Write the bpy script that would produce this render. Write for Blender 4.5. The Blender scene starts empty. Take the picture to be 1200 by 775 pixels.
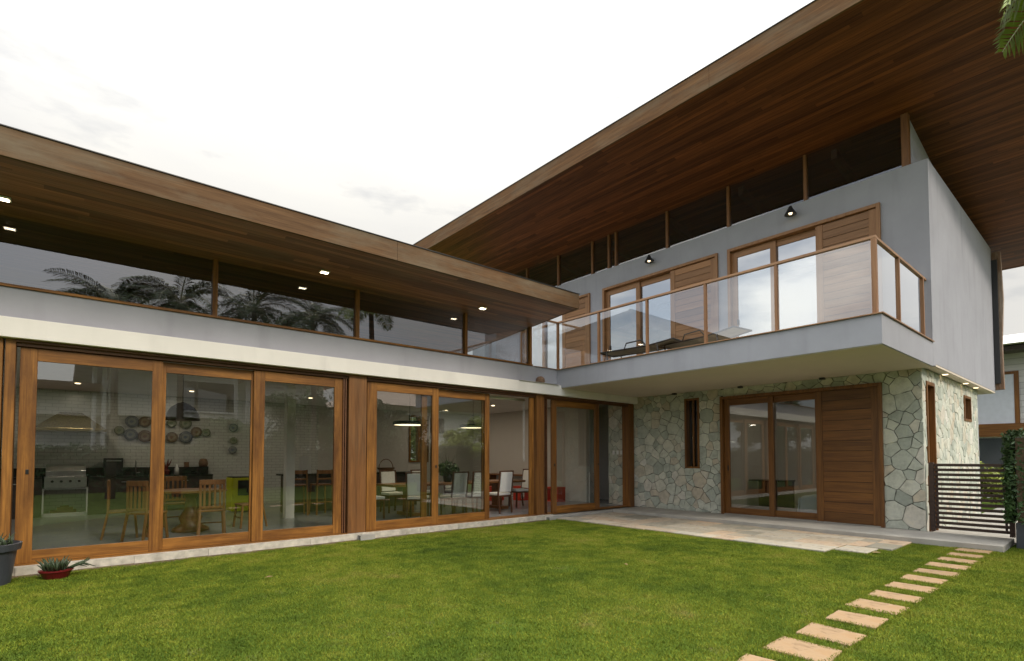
import bpy, bmesh, math, random
import numpy as np
from mathutils import Vector, Matrix
random.seed(7); np.random.seed(7)
R = math.radians
sc = bpy.context.scene
COL = sc.collection

# ------------------------------------------------------------------ camera
cd = bpy.data.cameras.new('camera'); cam = bpy.data.objects.new('camera', cd); COL.objects.link(cam)
cam.location = (0, 0, 1.5)
cam.rotation_euler = (R(90) + math.atan(22 / 619.), 0, R(49.7 - 90))
cd.sensor_width = 36; cd.lens = 18.57; cd.shift_y = 0.1054
cd.clip_start = 0.05; cd.clip_end = 3000
sc.camera = cam

# ------------------------------------------------------------------ world, sun, exposure
SUN_EL, SUN_AZ = R(36), R(-78)      # azimuth from +X towards +Y: veiled sun behind the camera, to the right
w = bpy.data.worlds.new('World'); sc.world = w; w.use_nodes = True
nt = w.node_tree; nt.nodes.clear()
out = nt.nodes.new('ShaderNodeOutputWorld'); bg = nt.nodes.new('ShaderNodeBackground')
sky = nt.nodes.new('ShaderNodeTexSky'); sky.sky_type = 'NISHITA'; sky.sun_disc = False
sky.sun_elevation = SUN_EL; sky.sun_rotation = R(90) - SUN_AZ
sky.air_density = 1.0; sky.dust_density = 1.5
tc = nt.nodes.new('ShaderNodeTexCoord')
mp = nt.nodes.new('ShaderNodeMapping'); mp.inputs['Scale'].default_value = (1, 1, 3.2)
nz = nt.nodes.new('ShaderNodeTexNoise'); nz.inputs['Scale'].default_value = 2.3; nz.inputs['Detail'].default_value = 7; nz.inputs['Roughness'].default_value = .55
dot = nt.nodes.new('ShaderNodeVectorMath'); dot.operation = 'DOT_PRODUCT'; dot.inputs[1].default_value = (.62, .74, .1)
add = nt.nodes.new('ShaderNodeMath'); add.operation = 'MULTIPLY_ADD'; add.inputs[1].default_value = .16
rp = nt.nodes.new('ShaderNodeValToRGB'); rp.color_ramp.elements[0].position = .38; rp.color_ramp.elements[0].color = (.35, .35, .35, 1); rp.color_ramp.elements[1].position = .55
nz2 = nt.nodes.new('ShaderNodeTexNoise'); nz2.inputs['Scale'].default_value = 3.1; nz2.inputs['Detail'].default_value = 5
rp2 = nt.nodes.new('ShaderNodeValToRGB')
rp2.color_ramp.elements[0].position = .3; rp2.color_ramp.elements[0].color = (.86, .85, .83, 1)
rp2.color_ramp.elements[1].position = .7; rp2.color_ramp.elements[1].color = (1, .972, .90, 1)
sc2 = nt.nodes.new('ShaderNodeVectorMath'); sc2.operation = 'SCALE'; sc2.inputs['Scale'].default_value = 12.0
mx = nt.nodes.new('ShaderNodeMix'); mx.data_type = 'RGBA'
L = nt.links.new
L(tc.outputs['Generated'], mp.inputs['Vector']); L(mp.outputs[0], nz.inputs['Vector']); L(mp.outputs[0], nz2.inputs['Vector'])
L(tc.outputs['Generated'], dot.inputs[0]); L(dot.outputs['Value'], add.inputs[0]); L(nz.outputs['Fac'], add.inputs[2])
L(add.outputs[0], rp.inputs[0]); L(nz2.outputs['Fac'], rp2.inputs[0]); L(rp2.outputs[0], sc2.inputs[0])
L(rp.outputs[0], mx.inputs['Factor']); L(sky.outputs[0], mx.inputs['A']); L(sc2.outputs[0], mx.inputs['B'])
# overcast sky: dimmer towards the horizon, brightest overhead
sx_ = nt.nodes.new('ShaderNodeSeparateXYZ'); L(tc.outputs['Generated'], sx_.inputs[0])
p3 = nt.nodes.new('ShaderNodeMath'); p3.operation = 'POWER'; p3.inputs[1].default_value = 4.0; p3.use_clamp = True
mxz = nt.nodes.new('ShaderNodeMath'); mxz.operation = 'MAXIMUM'; mxz.inputs[1].default_value = 0; L(sx_.outputs['Z'], mxz.inputs[0]); L(mxz.outputs[0], p3.inputs[0])
smr = nt.nodes.new('ShaderNodeMath'); smr.operation = 'MULTIPLY_ADD'; smr.inputs[1].default_value = 3.6; smr.inputs[2].default_value = .49; L(p3.outputs[0], smr.inputs[0])
sdot = nt.nodes.new('ShaderNodeVectorMath'); sdot.operation = 'DOT_PRODUCT'; sdot.inputs[1].default_value = (-.75, -.38, .54)   # brightness added to the unseen sky behind the camera, lifts the walls
L(tc.outputs['Generated'], sdot.inputs[0])
smx = nt.nodes.new('ShaderNodeMath'); smx.operation = 'MAXIMUM'; smx.inputs[1].default_value = 0; L(sdot.outputs['Value'], smx.inputs[0])
sma = nt.nodes.new('ShaderNodeMath'); sma.operation = 'MULTIPLY_ADD'; sma.inputs[1].default_value = .85; L(smx.outputs[0], sma.inputs[0]); L(smr.outputs[0], sma.inputs[2]); smr = sma
sc3 = nt.nodes.new('ShaderNodeVectorMath'); sc3.operation = 'SCALE'; L(mx.outputs['Result'], sc3.inputs[0]); L(smr.outputs[0], sc3.inputs['Scale'])
L(sc3.outputs[0], bg.inputs[0]); bg.inputs[1].default_value = 0.11
L(bg.outputs[0], out.inputs[0])
sd = bpy.data.lights.new('sun', 'SUN'); so = bpy.data.objects.new('sun', sd); COL.objects.link(so)
sd.energy = 1.5; sd.angle = R(12); sd.color = (1, .90, .76)
d = Vector((math.cos(SUN_EL) * math.cos(SUN_AZ), math.cos(SUN_EL) * math.sin(SUN_AZ), math.sin(SUN_EL)))
so.rotation_euler = d.to_track_quat('Z', 'Y').to_euler(); so.location = (0, -20, 30)
sc.view_settings.view_transform = 'Standard'; sc.view_settings.look = 'None'
sc.view_settings.gamma = 1; sc.view_settings.exposure = 0.40; sc.view_settings.use_curve_mapping = False
sc.render.engine = 'CYCLES'
sc.cycles.use_denoising = True
sc.cycles.max_bounces = 8; sc.cycles.diffuse_bounces = 4; sc.cycles.glossy_bounces = 4
sc.cycles.transparent_max_bounces = 24; sc.cycles.transmission_bounces = 4
sc.cycles.caustics_reflective = False; sc.cycles.caustics_refractive = False
sc.cycles.sample_clamp_indirect = 4

# ------------------------------------------------------------------ materials
M = {}
def nodes(name):
    m = bpy.data.materials.new(name); m.use_nodes = True; M[name] = m
    t = m.node_tree; b = t.nodes['Principled BSDF']
    return m, t, b
def N(t, kind, **kw):
    n = t.nodes.new('ShaderNode' + kind)
    for k, v in kw.items():
        if k in n.inputs.keys(): n.inputs[k].default_value = v
        else: setattr(n, k, v)
    return n
def ramp(t, stops):
    r = t.nodes.new('ShaderNodeValToRGB'); e = r.color_ramp.elements
    while len(e) < len(stops): e.new(.5)
    for i, (p, c) in enumerate(stops): e[i].position = p; e[i].color = (*c, 1)
    return r
def mul(c, k): return tuple(x * k for x in c)
def plain(name, col, rough=.6, metal=0, var=.12, scale=6, bump=0, bscale=60, spec=.5, emit=None):
    m, t, b = nodes(name); b.inputs['Roughness'].default_value = rough; b.inputs['Metallic'].default_value = metal
    b.inputs['Specular IOR Level'].default_value = spec
    g = N(t, 'TexCoord'); n = N(t, 'TexNoise', Scale=scale, Detail=5.0)
    t.links.new(g.outputs['Object'], n.inputs['Vector'])
    r = ramp(t, [(.3, mul(col, 1 - var)), (.7, mul(col, 1 + var))]); t.links.new(n.outputs['Fac'], r.inputs[0])
    t.links.new(r.outputs[0], b.inputs['Base Color'])
    if bump:
        n2 = N(t, 'TexNoise', Scale=bscale, Detail=3.0); bp = N(t, 'Bump', Strength=bump, Distance=.004)
        t.links.new(g.outputs['Object'], n2.inputs['Vector']); t.links.new(n2.outputs['Fac'], bp.inputs['Height']); t.links.new(bp.outputs[0], b.inputs['Normal'])
    if emit:
        b.inputs['Emission Color'].default_value = (*emit[0], 1); b.inputs['Emission Strength'].default_value = emit[1]
    return m
def stucco(name, col, stain=.12, streak=0.0):
    m, t, b = nodes(name); b.inputs['Roughness'].default_value = .85; b.inputs['Specular IOR Level'].default_value = .2
    g = N(t, 'TexCoord'); n = N(t, 'TexNoise', Scale=1.1, Detail=8.0, Roughness=.65)
    t.links.new(g.outputs['Object'], n.inputs['Vector'])
    r = ramp(t, [(.25, mul(col, 1 - stain)), (.75, mul(col, 1 + stain))]); t.links.new(n.outputs['Fac'], r.inputs[0])
    last = r.outputs[0]
    if streak:   # rain streaks running down the paint
        mp = N(t, 'Mapping'); mp.inputs['Scale'].default_value = (3.2, 3.2, .45)
        n3 = N(t, 'TexNoise', Scale=1.0, Detail=6.0); t.links.new(g.outputs['Object'], mp.inputs[0]); t.links.new(mp.outputs[0], n3.inputs['Vector'])
        r3 = ramp(t, [(.30, (1 - streak,) * 3), (.46, (1, 1, 1))]); t.links.new(n3.outputs['Fac'], r3.inputs[0])
        mm = N(t, 'Mix', data_type='RGBA', blend_type='MULTIPLY'); mm.inputs['Factor'].default_value = 1
        t.links.new(last, mm.inputs['A']); t.links.new(r3.outputs[0], mm.inputs['B']); last = mm.outputs['Result']
    t.links.new(last, b.inputs['Base Color'])
    n2 = N(t, 'TexNoise', Scale=110.0, Detail=4.0); bp = N(t, 'Bump', Strength=.35, Distance=.004)
    t.links.new(g.outputs['Object'], n2.inputs['Vector']); t.links.new(n2.outputs['Fac'], bp.inputs['Height']); t.links.new(bp.outputs[0], b.inputs['Normal'])
    return m
def wood(name, light, dark, grain='Z', board=None, bw=.1, rough=.45, weather=None, wstr=.5, var=.3, joint=2.6, spec=.4):
    """grain axis; board = axis across which the boards are laid"""
    m, t, b = nodes(name); b.inputs['Roughness'].default_value = rough; b.inputs['Specular IOR Level'].default_value = spec
    g = N(t, 'TexCoord'); lk = t.links.new
    ax = {'X': 0, 'Y': 1, 'Z': 2}
    s1 = [14.] * 3; s1[ax[grain]] = .7
    off = g.outputs['Object']
    tone = None
    if board:
        sp = N(t, 'SeparateXYZ'); lk(g.outputs['Object'], sp.inputs[0])
        dv = N(t, 'Math', operation='DIVIDE'); dv.inputs[1].default_value = bw; lk(sp.outputs[board], dv.inputs[0])
        fl = N(t, 'Math', operation='FLOOR'); lk(dv.outputs[0], fl.inputs[0])
        # staggered end joints
        wn0 = N(t, 'TexWhiteNoise', noise_dimensions='1D'); lk(fl.outputs[0], wn0.inputs['W'])
        ja = N(t, 'Math', operation='MULTIPLY_ADD'); ja.inputs[1].default_value = 1 / joint; lk(sp.outputs[grain], ja.inputs[0])
        jm = N(t, 'Math', operation='MULTIPLY'); jm.inputs[1].default_value = 7.3; lk(wn0.outputs['Value'], jm.inputs[0]); lk(jm.outputs[0], ja.inputs[2])
        jf = N(t, 'Math', operation='FLOOR'); lk(ja.outputs[0], jf.inputs[0])
        cb = N(t, 'CombineXYZ'); lk(fl.outputs[0], cb.inputs[0]); lk(jf.outputs[0], cb.inputs[1])
        wn = N(t, 'TexWhiteNoise', noise_dimensions='3D'); lk(cb.outputs[0], wn.inputs['Vector'])
        tone = wn.outputs['Value']
        va = N(t, 'VectorMath', operation='MULTIPLY_ADD'); va.inputs[1].default_value = (9, 9, 9); lk(wn.outputs['Color'], va.inputs[0]); lk(g.outputs['Object'], va.inputs[2])
        off = va.outputs[0]
        fr = N(t, 'Math', operation='FRACT'); lk(dv.outputs[0], fr.inputs[0])
        pp = N(t, 'Math', operation='PINGPONG'); pp.inputs[1].default_value = .5; lk(fr.outputs[0], pp.inputs[0])
        gap = N(t, 'MapRange'); gap.inputs['From Min'].default_value = .008; gap.inputs['From Max'].default_value = .035; lk(pp.outputs[0], gap.inputs['Value'])
    oi = N(t, 'ObjectInfo')
    ov = N(t, 'VectorMath', operation='MULTIPLY_ADD'); ov.inputs[1].default_value = (13, 7, 11); lk(oi.outputs['Random'], ov.inputs[0]); lk(off, ov.inputs[2])
    mp = N(t, 'Mapping'); mp.inputs['Scale'].default_value = s1; lk(ov.outputs[0], mp.inputs[0])
    n = N(t, 'TexNoise', Scale=1.0, Detail=8.0, Roughness=.6, Distortion=.9); lk(mp.outputs[0], n.inputs['Vector'])
    s2 = [70.] * 3; s2[ax[grain]] = 2.2
    mp2 = N(t, 'Mapping'); mp2.inputs['Scale'].default_value = s2; lk(ov.outputs[0], mp2.inputs[0])
    n2 = N(t, 'TexNoise', Scale=1.0, Detail=4.0); lk(mp2.outputs[0], n2.inputs['Vector'])
    mixf = N(t, 'Math', operation='MULTIPLY_ADD'); mixf.inputs[1].default_value = .35; lk(n2.outputs['Fac'], mixf.inputs[0])
    m65 = N(t, 'Math', operation='MULTIPLY'); m65.inputs[1].default_value = .65; lk(n.outputs['Fac'], m65.inputs[0]); lk(m65.outputs[0], mixf.inputs[2])
    r = ramp(t, [(.30, dark), (.5, mul([(a + c) / 2 for a, c in zip(light, dark)], 1.0)), (.68, light)]); lk(mixf.outputs[0], r.inputs[0])
    last = r.outputs[0]
    if tone:
        tr = ramp(t, [(0, (1 - var,) * 3), (.5, (1, 1, 1)), (1, (1 + var, 1 + var * .9, 1 + var * .7))]); lk(tone, tr.inputs[0])
        mm = N(t, 'Mix', data_type='RGBA', blend_type='MULTIPLY'); mm.inputs['Factor'].default_value = 1
        lk(last, mm.inputs['A']); lk(tr.outputs[0], mm.inputs['B'])
        gg = N(t, 'Mix', data_type='RGBA'); lk(gap.outputs[0], gg.inputs['Factor']); gg.inputs['A'].default_value = (*mul(dark, .25), 1); lk(mm.outputs['Result'], gg.inputs['B'])
        last = gg.outputs['Result']
    if weather:
        wn3 = N(t, 'TexNoise', Scale=1.3, Detail=8.0, Roughness=.7)
        mp3 = N(t, 'Mapping'); s3 = [1.6] * 3; s3[ax[grain]] = .5; mp3.inputs['Scale'].default_value = s3
        lk(g.outputs['Object'], mp3.inputs[0]); lk(mp3.outputs[0], wn3.inputs['Vector'])
        wr = ramp(t, [(.45, (0, 0, 0)), (.7, (wstr,) * 3)]); lk(wn3.outputs['Fac'], wr.inputs[0])
        ww = N(t, 'Mix', data_type='RGBA'); lk(wr.outputs[0], ww.inputs['Factor']); lk(last, ww.inputs['A']); ww.inputs['B'].default_value = (*weather, 1)
        last = ww.outputs['Result']
    ta = N(t, 'Attribute', attribute_name='tone'); tm = N(t, 'Mix', data_type='RGBA', blend_type='MULTIPLY'); tm.inputs['Factor'].default_value = 1
    lk(last, tm.inputs['A']); lk(ta.outputs['Color'], tm.inputs['B']); last = tm.outputs['Result']
    lk(last, b.inputs['Base Color'])
    bp = N(t, 'Bump', Strength=.25, Distance=.003); lk(mixf.outputs[0], bp.inputs['Height']); lk(bp.outputs[0], b.inputs['Normal'])
    rr = N(t, 'MapRange'); rr.inputs['To Min'].default_value = rough + .12; rr.inputs['To Max'].default_value = rough - .1; lk(mixf.outputs[0], rr.inputs['Value']); lk(rr.outputs[0], b.inputs['Roughness'])
    return m
def glass(name, tint=(.93, .96, .95), gain=1.9, base=0.0):
    m = bpy.data.materials.new(name); m.use_nodes = True; M[name] = m; t = m.node_tree; t.nodes.clear(); lk = t.links.new
    o = N(t, 'OutputMaterial'); tr = N(t, 'BsdfTransparent', Color=(*tint, 1)); gl = N(t, 'BsdfGlossy', Roughness=0.0)
    gl.inputs['Color'].default_value = (.95, .97, 1, 1)
    geo = N(t, 'NewGeometry'); io = N(t, 'MapRange'); io.inputs['To Min'].default_value = 1.5; io.inputs['To Max'].default_value = 1 / 1.5
    lk(geo.outputs['Backfacing'], io.inputs['Value']); fr = N(t, 'Fresnel'); lk(io.outputs[0], fr.inputs['IOR'])
    ma = N(t, 'Math', operation='MULTIPLY_ADD', use_clamp=True); ma.inputs[1].default_value = gain; ma.inputs[2].default_value = base; lk(fr.outputs[0], ma.inputs[0])
    # slight waviness of float glass
    g = N(t, 'TexCoord'); n = N(t, 'TexNoise', Scale=1.3, Detail=1.0); bp = N(t, 'Bump', Strength=.012, Distance=.02)
    lk(g.outputs['Object'], n.inputs['Vector']); lk(n.outputs['Fac'], bp.inputs['Height']); lk(bp.outputs[0], gl.inputs['Normal'])
    mx = N(t, 'MixShader'); lk(ma.outputs[0], mx.inputs[0]); lk(tr.outputs[0], mx.inputs[1]); lk(gl.outputs[0], mx.inputs[2]); lk(mx.outputs[0], o.inputs[0])
    return m
DW_L, DW_D = (.37, .165, .034), (.085, .030, .007)
wood('door_wood_vertical', DW_L, DW_D, 'Z', rough=.48, weather=(.075, .028, .008), wstr=.85, spec=.25)
wood('door_wood_along_x', DW_L, DW_D, 'X', rough=.48, weather=(.075, .028, .008), wstr=.85, spec=.25)
wood('door_wood_along_y', DW_L, DW_D, 'Y', rough=.48, weather=(.075, .028, .008), wstr=.85, spec=.25)
wood('old_post_wood', (.24, .105, .032), (.08, .032, .010), 'Z', rough=.55, weather=(.15, .10, .055), wstr=.4, spec=.25)
RW_L, RW_D = (.27, .115, .027), (.075, .028, .008)
wood('red_wood_vertical', RW_L, RW_D, 'Z', rough=.42)
wood('red_wood_along_y', RW_L, RW_D, 'Y', rough=.42)
wood('header_wood', (.17, .07, .026), (.07, .028, .012), 'X', rough=.5)
wood('soffit_along_x', (.38, .165, .085), (.15, .060, .030), 'X', 'Y', .095, rough=.5, var=.42, joint=3.1, weather=(.20, .16, .12), wstr=.35)
wood('soffit_along_y', (.235, .080, .025), (.075, .024, .009), 'Y', 'X', .1, rough=.5, var=.38, joint=3.4, spec=.15)
wood('fascia_along_x', (.165, .09, .040), (.06, .032, .016), 'X', rough=.75, weather=(.15, .12, .08), wstr=.9, spec=.2)
wood('fascia_along_y', (.20, .10, .038), (.07, .032, .015), 'Y', rough=.75, weather=(.16, .115, .07), wstr=.8, spec=.2)
wood('rail_wood', (.34, .17, .075), (.16, .075, .032), 'Z', rough=.5)
wood('rail_wood_long', (.40, .22, .11), (.2, .1, .05), 'Y', rough=.5)
wood('balcony_door_wood', (.36, .185, .08), (.19, .088, .034), 'Y', rough=.5)
wood('balcony_door_wood_upright', (.36, .185, .08), (.19, .088, .034), 'Z', rough=.5)
wood('table_wood', (.30, .13, .045), (.12, .05, .018), 'X', rough=.3)
wood('chair_wood', (.34, .15, .05), (.15, .06, .02), 'Z', rough=.4)
wood('dark_chair_wood', (.14, .06, .028), (.06, .025, .012), 'Z', rough=.4)
wood('gate_wood', (.075, .043, .03), (.035, .02, .015), 'Y', rough=.6)
wood('weathered_slab_wood', (.30, .17, .10), (.10, .05, .025), 'Z', rough=.6, weather=(.5, .42, .34), wstr=.8)
stucco('grey_paint', (.330, .332, .366), .09, .10)
stucco('white_paint', (.76, .73, .68), .07, .08)
stucco('soffit_paint', (.64, .56, .47), .05)
stucco('interior_paint', (.62, .58, .53), .04)
stucco('neighbour_paint', (.74, .73, .70), .06, .1)
plain('joint_mortar', (.10, .10, .085), .95, bump=.6)
plain('concrete', (.38, .36, .32), .9, var=.14, scale=3, bump=.6)
plain('kerb_concrete', (.50, .46, .38), .95, var=.28, scale=9, bump=.8, bscale=30)
plain('indoor_tiles', (.30, .31, .31), .22, var=.05, scale=1.5)
plain('black_granite', (.018, .018, .018), .25, var=.3)
plain('black_metal', (.02, .02, .021), .4, var=.1)
plain('steel', (.55, .55, .54), .28, metal=1, var=.08)
plain('brass', (.42, .33, .16), .35, metal=1, var=.1)
plain('thatch', (.12, .10, .055), .95, var=.5, scale=30, bump=1)
plain('white_fabric', (.72, .71, .67), .9, var=.05, bump=.3, bscale=300)
plain('sling_fabric', (.34, .32, .27), .9, var=.1)
plain('red_paint', (.55, .05, .025), .4, var=.08)
plain('red_plastic', (.13, .008, .01), .35, var=.1)
plain('pot_plastic', (.045, .05, .058), .5, var=.15)
plain('soil', (.13, .09, .055), 1, var=.3, bump=1)
plain('lime_enamel', (.62, .62, .015), .3, var=.05)
plain('white_enamel', (.75, .75, .74), .35, var=.04)
plain('dark_cupboard', (.055, .04, .035), .4, var=.2)
plain('leaf_dark', (.035, .075, .018), .55, var=.45, scale=2.5)
plain('leaf_mid', (.07, .13, .03), .55, var=.45, scale=3)
plain('leaf_yellow', (.22, .26, .03), .55, var=.4, scale=4)
plain('palm_leaf', (.20, .26, .03), .45, var=.45, scale=3)
plain('palm_leaf_dark', (.045, .075, .02), .5, var=.4, scale=3)
plain('palm_stalk', (.42, .40, .28), .6, var=.2)
plain('bark', (.13, .10, .075), .95, var=.3, scale=12, bump=1)
plain('succulent', (.035, .055, .022), .5, var=.35, scale=20)
plain('clay', (.20, .12, .075), .95, var=.3, scale=20, bump=1)
plain('cable_white', (.7, .7, .68), .5)
plain('roof_tile', (.23, .12, .08), .9, var=.3, scale=8, bump=1)
plain('pale_roof_tile', (.45, .36, .29), .9, var=.3, scale=8, bump=1)
plain('dry_leaf', (.30, .19, .09), .8, var=.3)
plain('wicker', (.20, .10, .05), .8, var=.4, scale=60, bump=1)
plain('yellow_flower', (.8, .6, .02), .6)
plain('hinge_black', (.01, .01, .01), .35)
plain('lamp_bulb', (1, .9, .7), .4, emit=((1, .84, .58), 10))
plain('lamp_glow', (1, .9, .7), .4, emit=((1, .80, .50), 2.5))
plain('white_tarp', (.58, .6, .66), .8, var=.05)
glass('door_glass', (.76, .79, .77), 2.1, .065)
glass('clerestory_glass', (.55, .58, .60), 2.0, .06)
glass('rail_glass', (.88, .92, .93), 2.0, .13)
glass('upper_door_glass', (.5, .53, .55), 2.0, .36)
glass('neighbour_glass', (.4, .45, .47), 2.0, .1)
# white brick tiles of the kitchen wall
m, t, b = nodes('brick_tiles'); b.inputs['Roughness'].default_value = .25
g = N(t, 'TexCoord'); mp = N(t, 'Mapping'); mp.inputs['Rotation'].default_value = (R(90), 0, 0)
bk = N(t, 'TexBrick', Scale=1.0); bk.inputs['Brick Width'].default_value = .24; bk.inputs['Row Height'].default_value = .085; bk.inputs['Mortar Size'].default_value = .006
bk.inputs['Color1'].default_value = (.60, .60, .56, 1); bk.inputs['Color2'].default_value = (.64, .63, .59, 1); bk.inputs['Mortar'].default_value = (.42, .42, .39, 1)
t.links.new(g.outputs['Object'], mp.inputs[0]); t.links.new(mp.outputs[0], bk.inputs['Vector']); t.links.new(bk.outputs['Color'], b.inputs['Base Color'])
# flagstone: a tone per stone from the face attribute
m, t, b = nodes('stone'); b.inputs['Roughness'].default_value = .8; b.inputs['Specular IOR Level'].default_value = .25
g = N(t, 'TexCoord'); at = N(t, 'Attribute', attribute_name='tone')
sp = N(t, 'SeparateColor'); t.links.new(at.outputs['Color'], sp.inputs[0])
r = ramp(t, [(0, (.38, .41, .36)), (.25, (.49, .52, .455)), (.5, (.56, .58, .50)), (.7, (.64, .645, .56)), (.86, (.54, .48, .38)), (1, (.69, .68, .62))]); t.links.new(sp.outputs[0], r.inputs[0])
n = N(t, 'TexNoise', Scale=7.0, Detail=8.0, Roughness=.65); t.links.new(g.outputs['Object'], n.inputs['Vector'])
r2 = ramp(t, [(.3, (.72, .72, .70)), (.55, (1, 1, 1)), (.75, (1.12, 1.1, 1.02))]); t.links.new(n.outputs['Fac'], r2.inputs[0])
mm = N(t, 'Mix', data_type='RGBA', blend_type='MULTIPLY'); mm.inputs['Factor'].default_value = 1
t.links.new(r.outputs[0], mm.inputs['A']); t.links.new(r2.outputs[0], mm.inputs['B']); t.links.new(mm.outputs['Result'], b.inputs['Base Color'])
n3 = N(t, 'TexNoise', Scale=22.0, Detail=8.0, Roughness=.6); bp = N(t, 'Bump', Strength=.7, Distance=.012)
t.links.new(g.outputs['Object'], n3.inputs['Vector']); t.links.new(n3.outputs['Fac'], bp.inputs['Height']); t.links.new(bp.outputs[0], b.inputs['Normal'])
# sandstone paving, a tone per slab
def slabmat(name, stops):
    m, t, b = nodes(name); b.inputs['Roughness'].default_value = .85; b.inputs['Specular IOR Level'].default_value = .25
    g = N(t, 'TexCoord'); at = N(t, 'Attribute', attribute_name='tone'); sp = N(t, 'SeparateColor'); t.links.new(at.outputs['Color'], sp.inputs[0])
    oi = N(t, 'ObjectInfo'); ad = N(t, 'Math', operation='ADD'); t.links.new(sp.outputs[0], ad.inputs[0]); 
    k = N(t, 'Math', operation='MULTIPLY'); k.inputs[1].default_value = .0 if name == 'patio_stone' else 1.0
    t.links.new(oi.outputs['Random'], k.inputs[0]); t.links.new(k.outputs[0], ad.inputs[1])
    r = ramp(t, stops); t.links.new(ad.outputs[0], r.inputs[0])
    n = N(t, 'TexNoise', Scale=5.0, Detail=8.0, Roughness=.7, Distortion=.6); t.links.new(g.outputs['Object'], n.inputs['Vector'])
    r2 = ramp(t, [(.3, (.42, .38, .34)), (.48, (.95, .95, .95)), (.6, (.9, .84, .76)), (.78, (1.2, 1.16, 1.1))]); t.links.new(n.outputs['Fac'], r2.inputs[0])
    mm = N(t, 'Mix', data_type='RGBA', blend_type='MULTIPLY'); mm.inputs['Factor'].default_value = 1
    t.links.new(r.outputs[0], mm.inputs['A']); t.links.new(r2.outputs[0], mm.inputs['B']); t.links.new(mm.outputs['Result'], b.inputs['Base Color'])
    n3 = N(t, 'TexNoise', Scale=30.0, Detail=6.0); bp = N(t, 'Bump', Strength=.6, Distance=.006)
    t.links.new(g.outputs['Object'], n3.inputs['Vector']); t.links.new(n3.outputs['Fac'], bp.inputs['Height']); t.links.new(bp.outputs[0], b.inputs['Normal'])
slabmat('patio_stone', [(0, (.28, .27, .22)), (.3, (.40, .35, .27)), (.6, (.50, .38, .27)), (.8, (.42, .39, .32)), (1, (.52, .45, .35))])
slabmat('step_stone', [(0, (.27, .21, .135)), (.4, (.37, .275, .165)), (.7, (.31, .26, .185)), (1, (.38, .26, .15))])
# lawn soil and grass
m, t, b = nodes('lawn_green'); b.inputs['Roughness'].default_value = .8; b.inputs['Specular IOR Level'].default_value = .15
g = N(t, 'TexCoord'); n = N(t, 'TexNoise', Scale=.5, Detail=7.0, Roughness=.55); n2 = N(t, 'TexNoise', Scale=3.2, Detail=6.0)
t.links.new(g.outputs['Object'], n.inputs['Vector']); t.links.new(g.outputs['Object'], n2.inputs['Vector'])
a_ = N(t, 'Math', operation='MULTIPLY_ADD'); a_.inputs[1].default_value = .45; t.links.new(n2.outputs['Fac'], a_.inputs[0])
h_ = N(t, 'Math', operation='MULTIPLY'); h_.inputs[1].default_value = .55; t.links.new(n.outputs['Fac'], h_.inputs[0]); t.links.new(h_.outputs[0], a_.inputs[2])
r = ramp(t, [(.33, (.06, .098, .011)), (.44, (.112, .157, .014)), (.54, (.182, .22, .021)), (.64, (.24, .24, .038)), (.73, (.29, .23, .09))])
t.links.new(a_.outputs[0], r.inputs[0])
at = N(t, 'Attribute', attribute_name='tone'); 
mm = N(t, 'Mix', data_type='RGBA', blend_type='MULTIPLY'); mm.inputs['Factor'].default_value = 1
t.links.new(r.outputs[0], mm.inputs['A']); t.links.new(at.outputs['Color'], mm.inputs['B']); t.links.new(mm.outputs['Result'], b.inputs['Base Color'])
m, t, b = nodes('turf'); b.inputs['Roughness'].default_value = 1; b.inputs['Specular IOR Level'].default_value = .05
g = N(t, 'TexCoord'); n = N(t, 'TexNoise', Scale=3.0, Detail=8.0); t.links.new(g.outputs['Object'], n.inputs['Vector'])
r = ramp(t, [(.35, (.05, .085, .012)), (.6, (.08, .12, .018)), (.75, (.12, .11, .04))]); t.links.new(n.outputs['Fac'], r.inputs[0]); t.links.new(r.outputs[0], b.inputs['Base Color'])
for k in ('leaf_dark', 'leaf_mid', 'leaf_yellow', 'palm_leaf', 'palm_leaf_dark', 'lawn_green'):
    bb = M[k].node_tree.nodes['Principled BSDF']
# decorated plates
def platemat(name, rim, centre):
    m, t, b = nodes(name); b.inputs['Roughness'].default_value = .25
    g = N(t, 'TexCoord'); v = N(t, 'VectorMath', operation='LENGTH'); t.links.new(g.outputs['Object'], v.inputs[0])
    n = N(t, 'TexNoise', Scale=25.0, Detail=3.0); t.links.new(g.outputs['Object'], n.inputs['Vector'])
    a_ = N(t, 'Math', operation='MULTIPLY_ADD'); a_.inputs[1].default_value = .07; t.links.new(n.outputs['Fac'], a_.inputs[0]); t.links.new(v.outputs['Value'], a_.inputs[2])
    r = ramp(t, [(.07, mul(rim, 1.6)), (.085, centre), (.125, centre), (.14, rim), (.165, mul(centre, .8)), (.185, rim)]); t.links.new(a_.outputs[0], r.inputs[0]); t.links.new(r.outputs[0], b.inputs['Base Color'])
platemat('plate_blue', (.10, .12, .15), (.28, .29, .27)); platemat('plate_green', (.10, .13, .07), (.27, .28, .19)); platemat('plate_brown', (.13, .08, .05), (.28, .22, .14))

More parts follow.
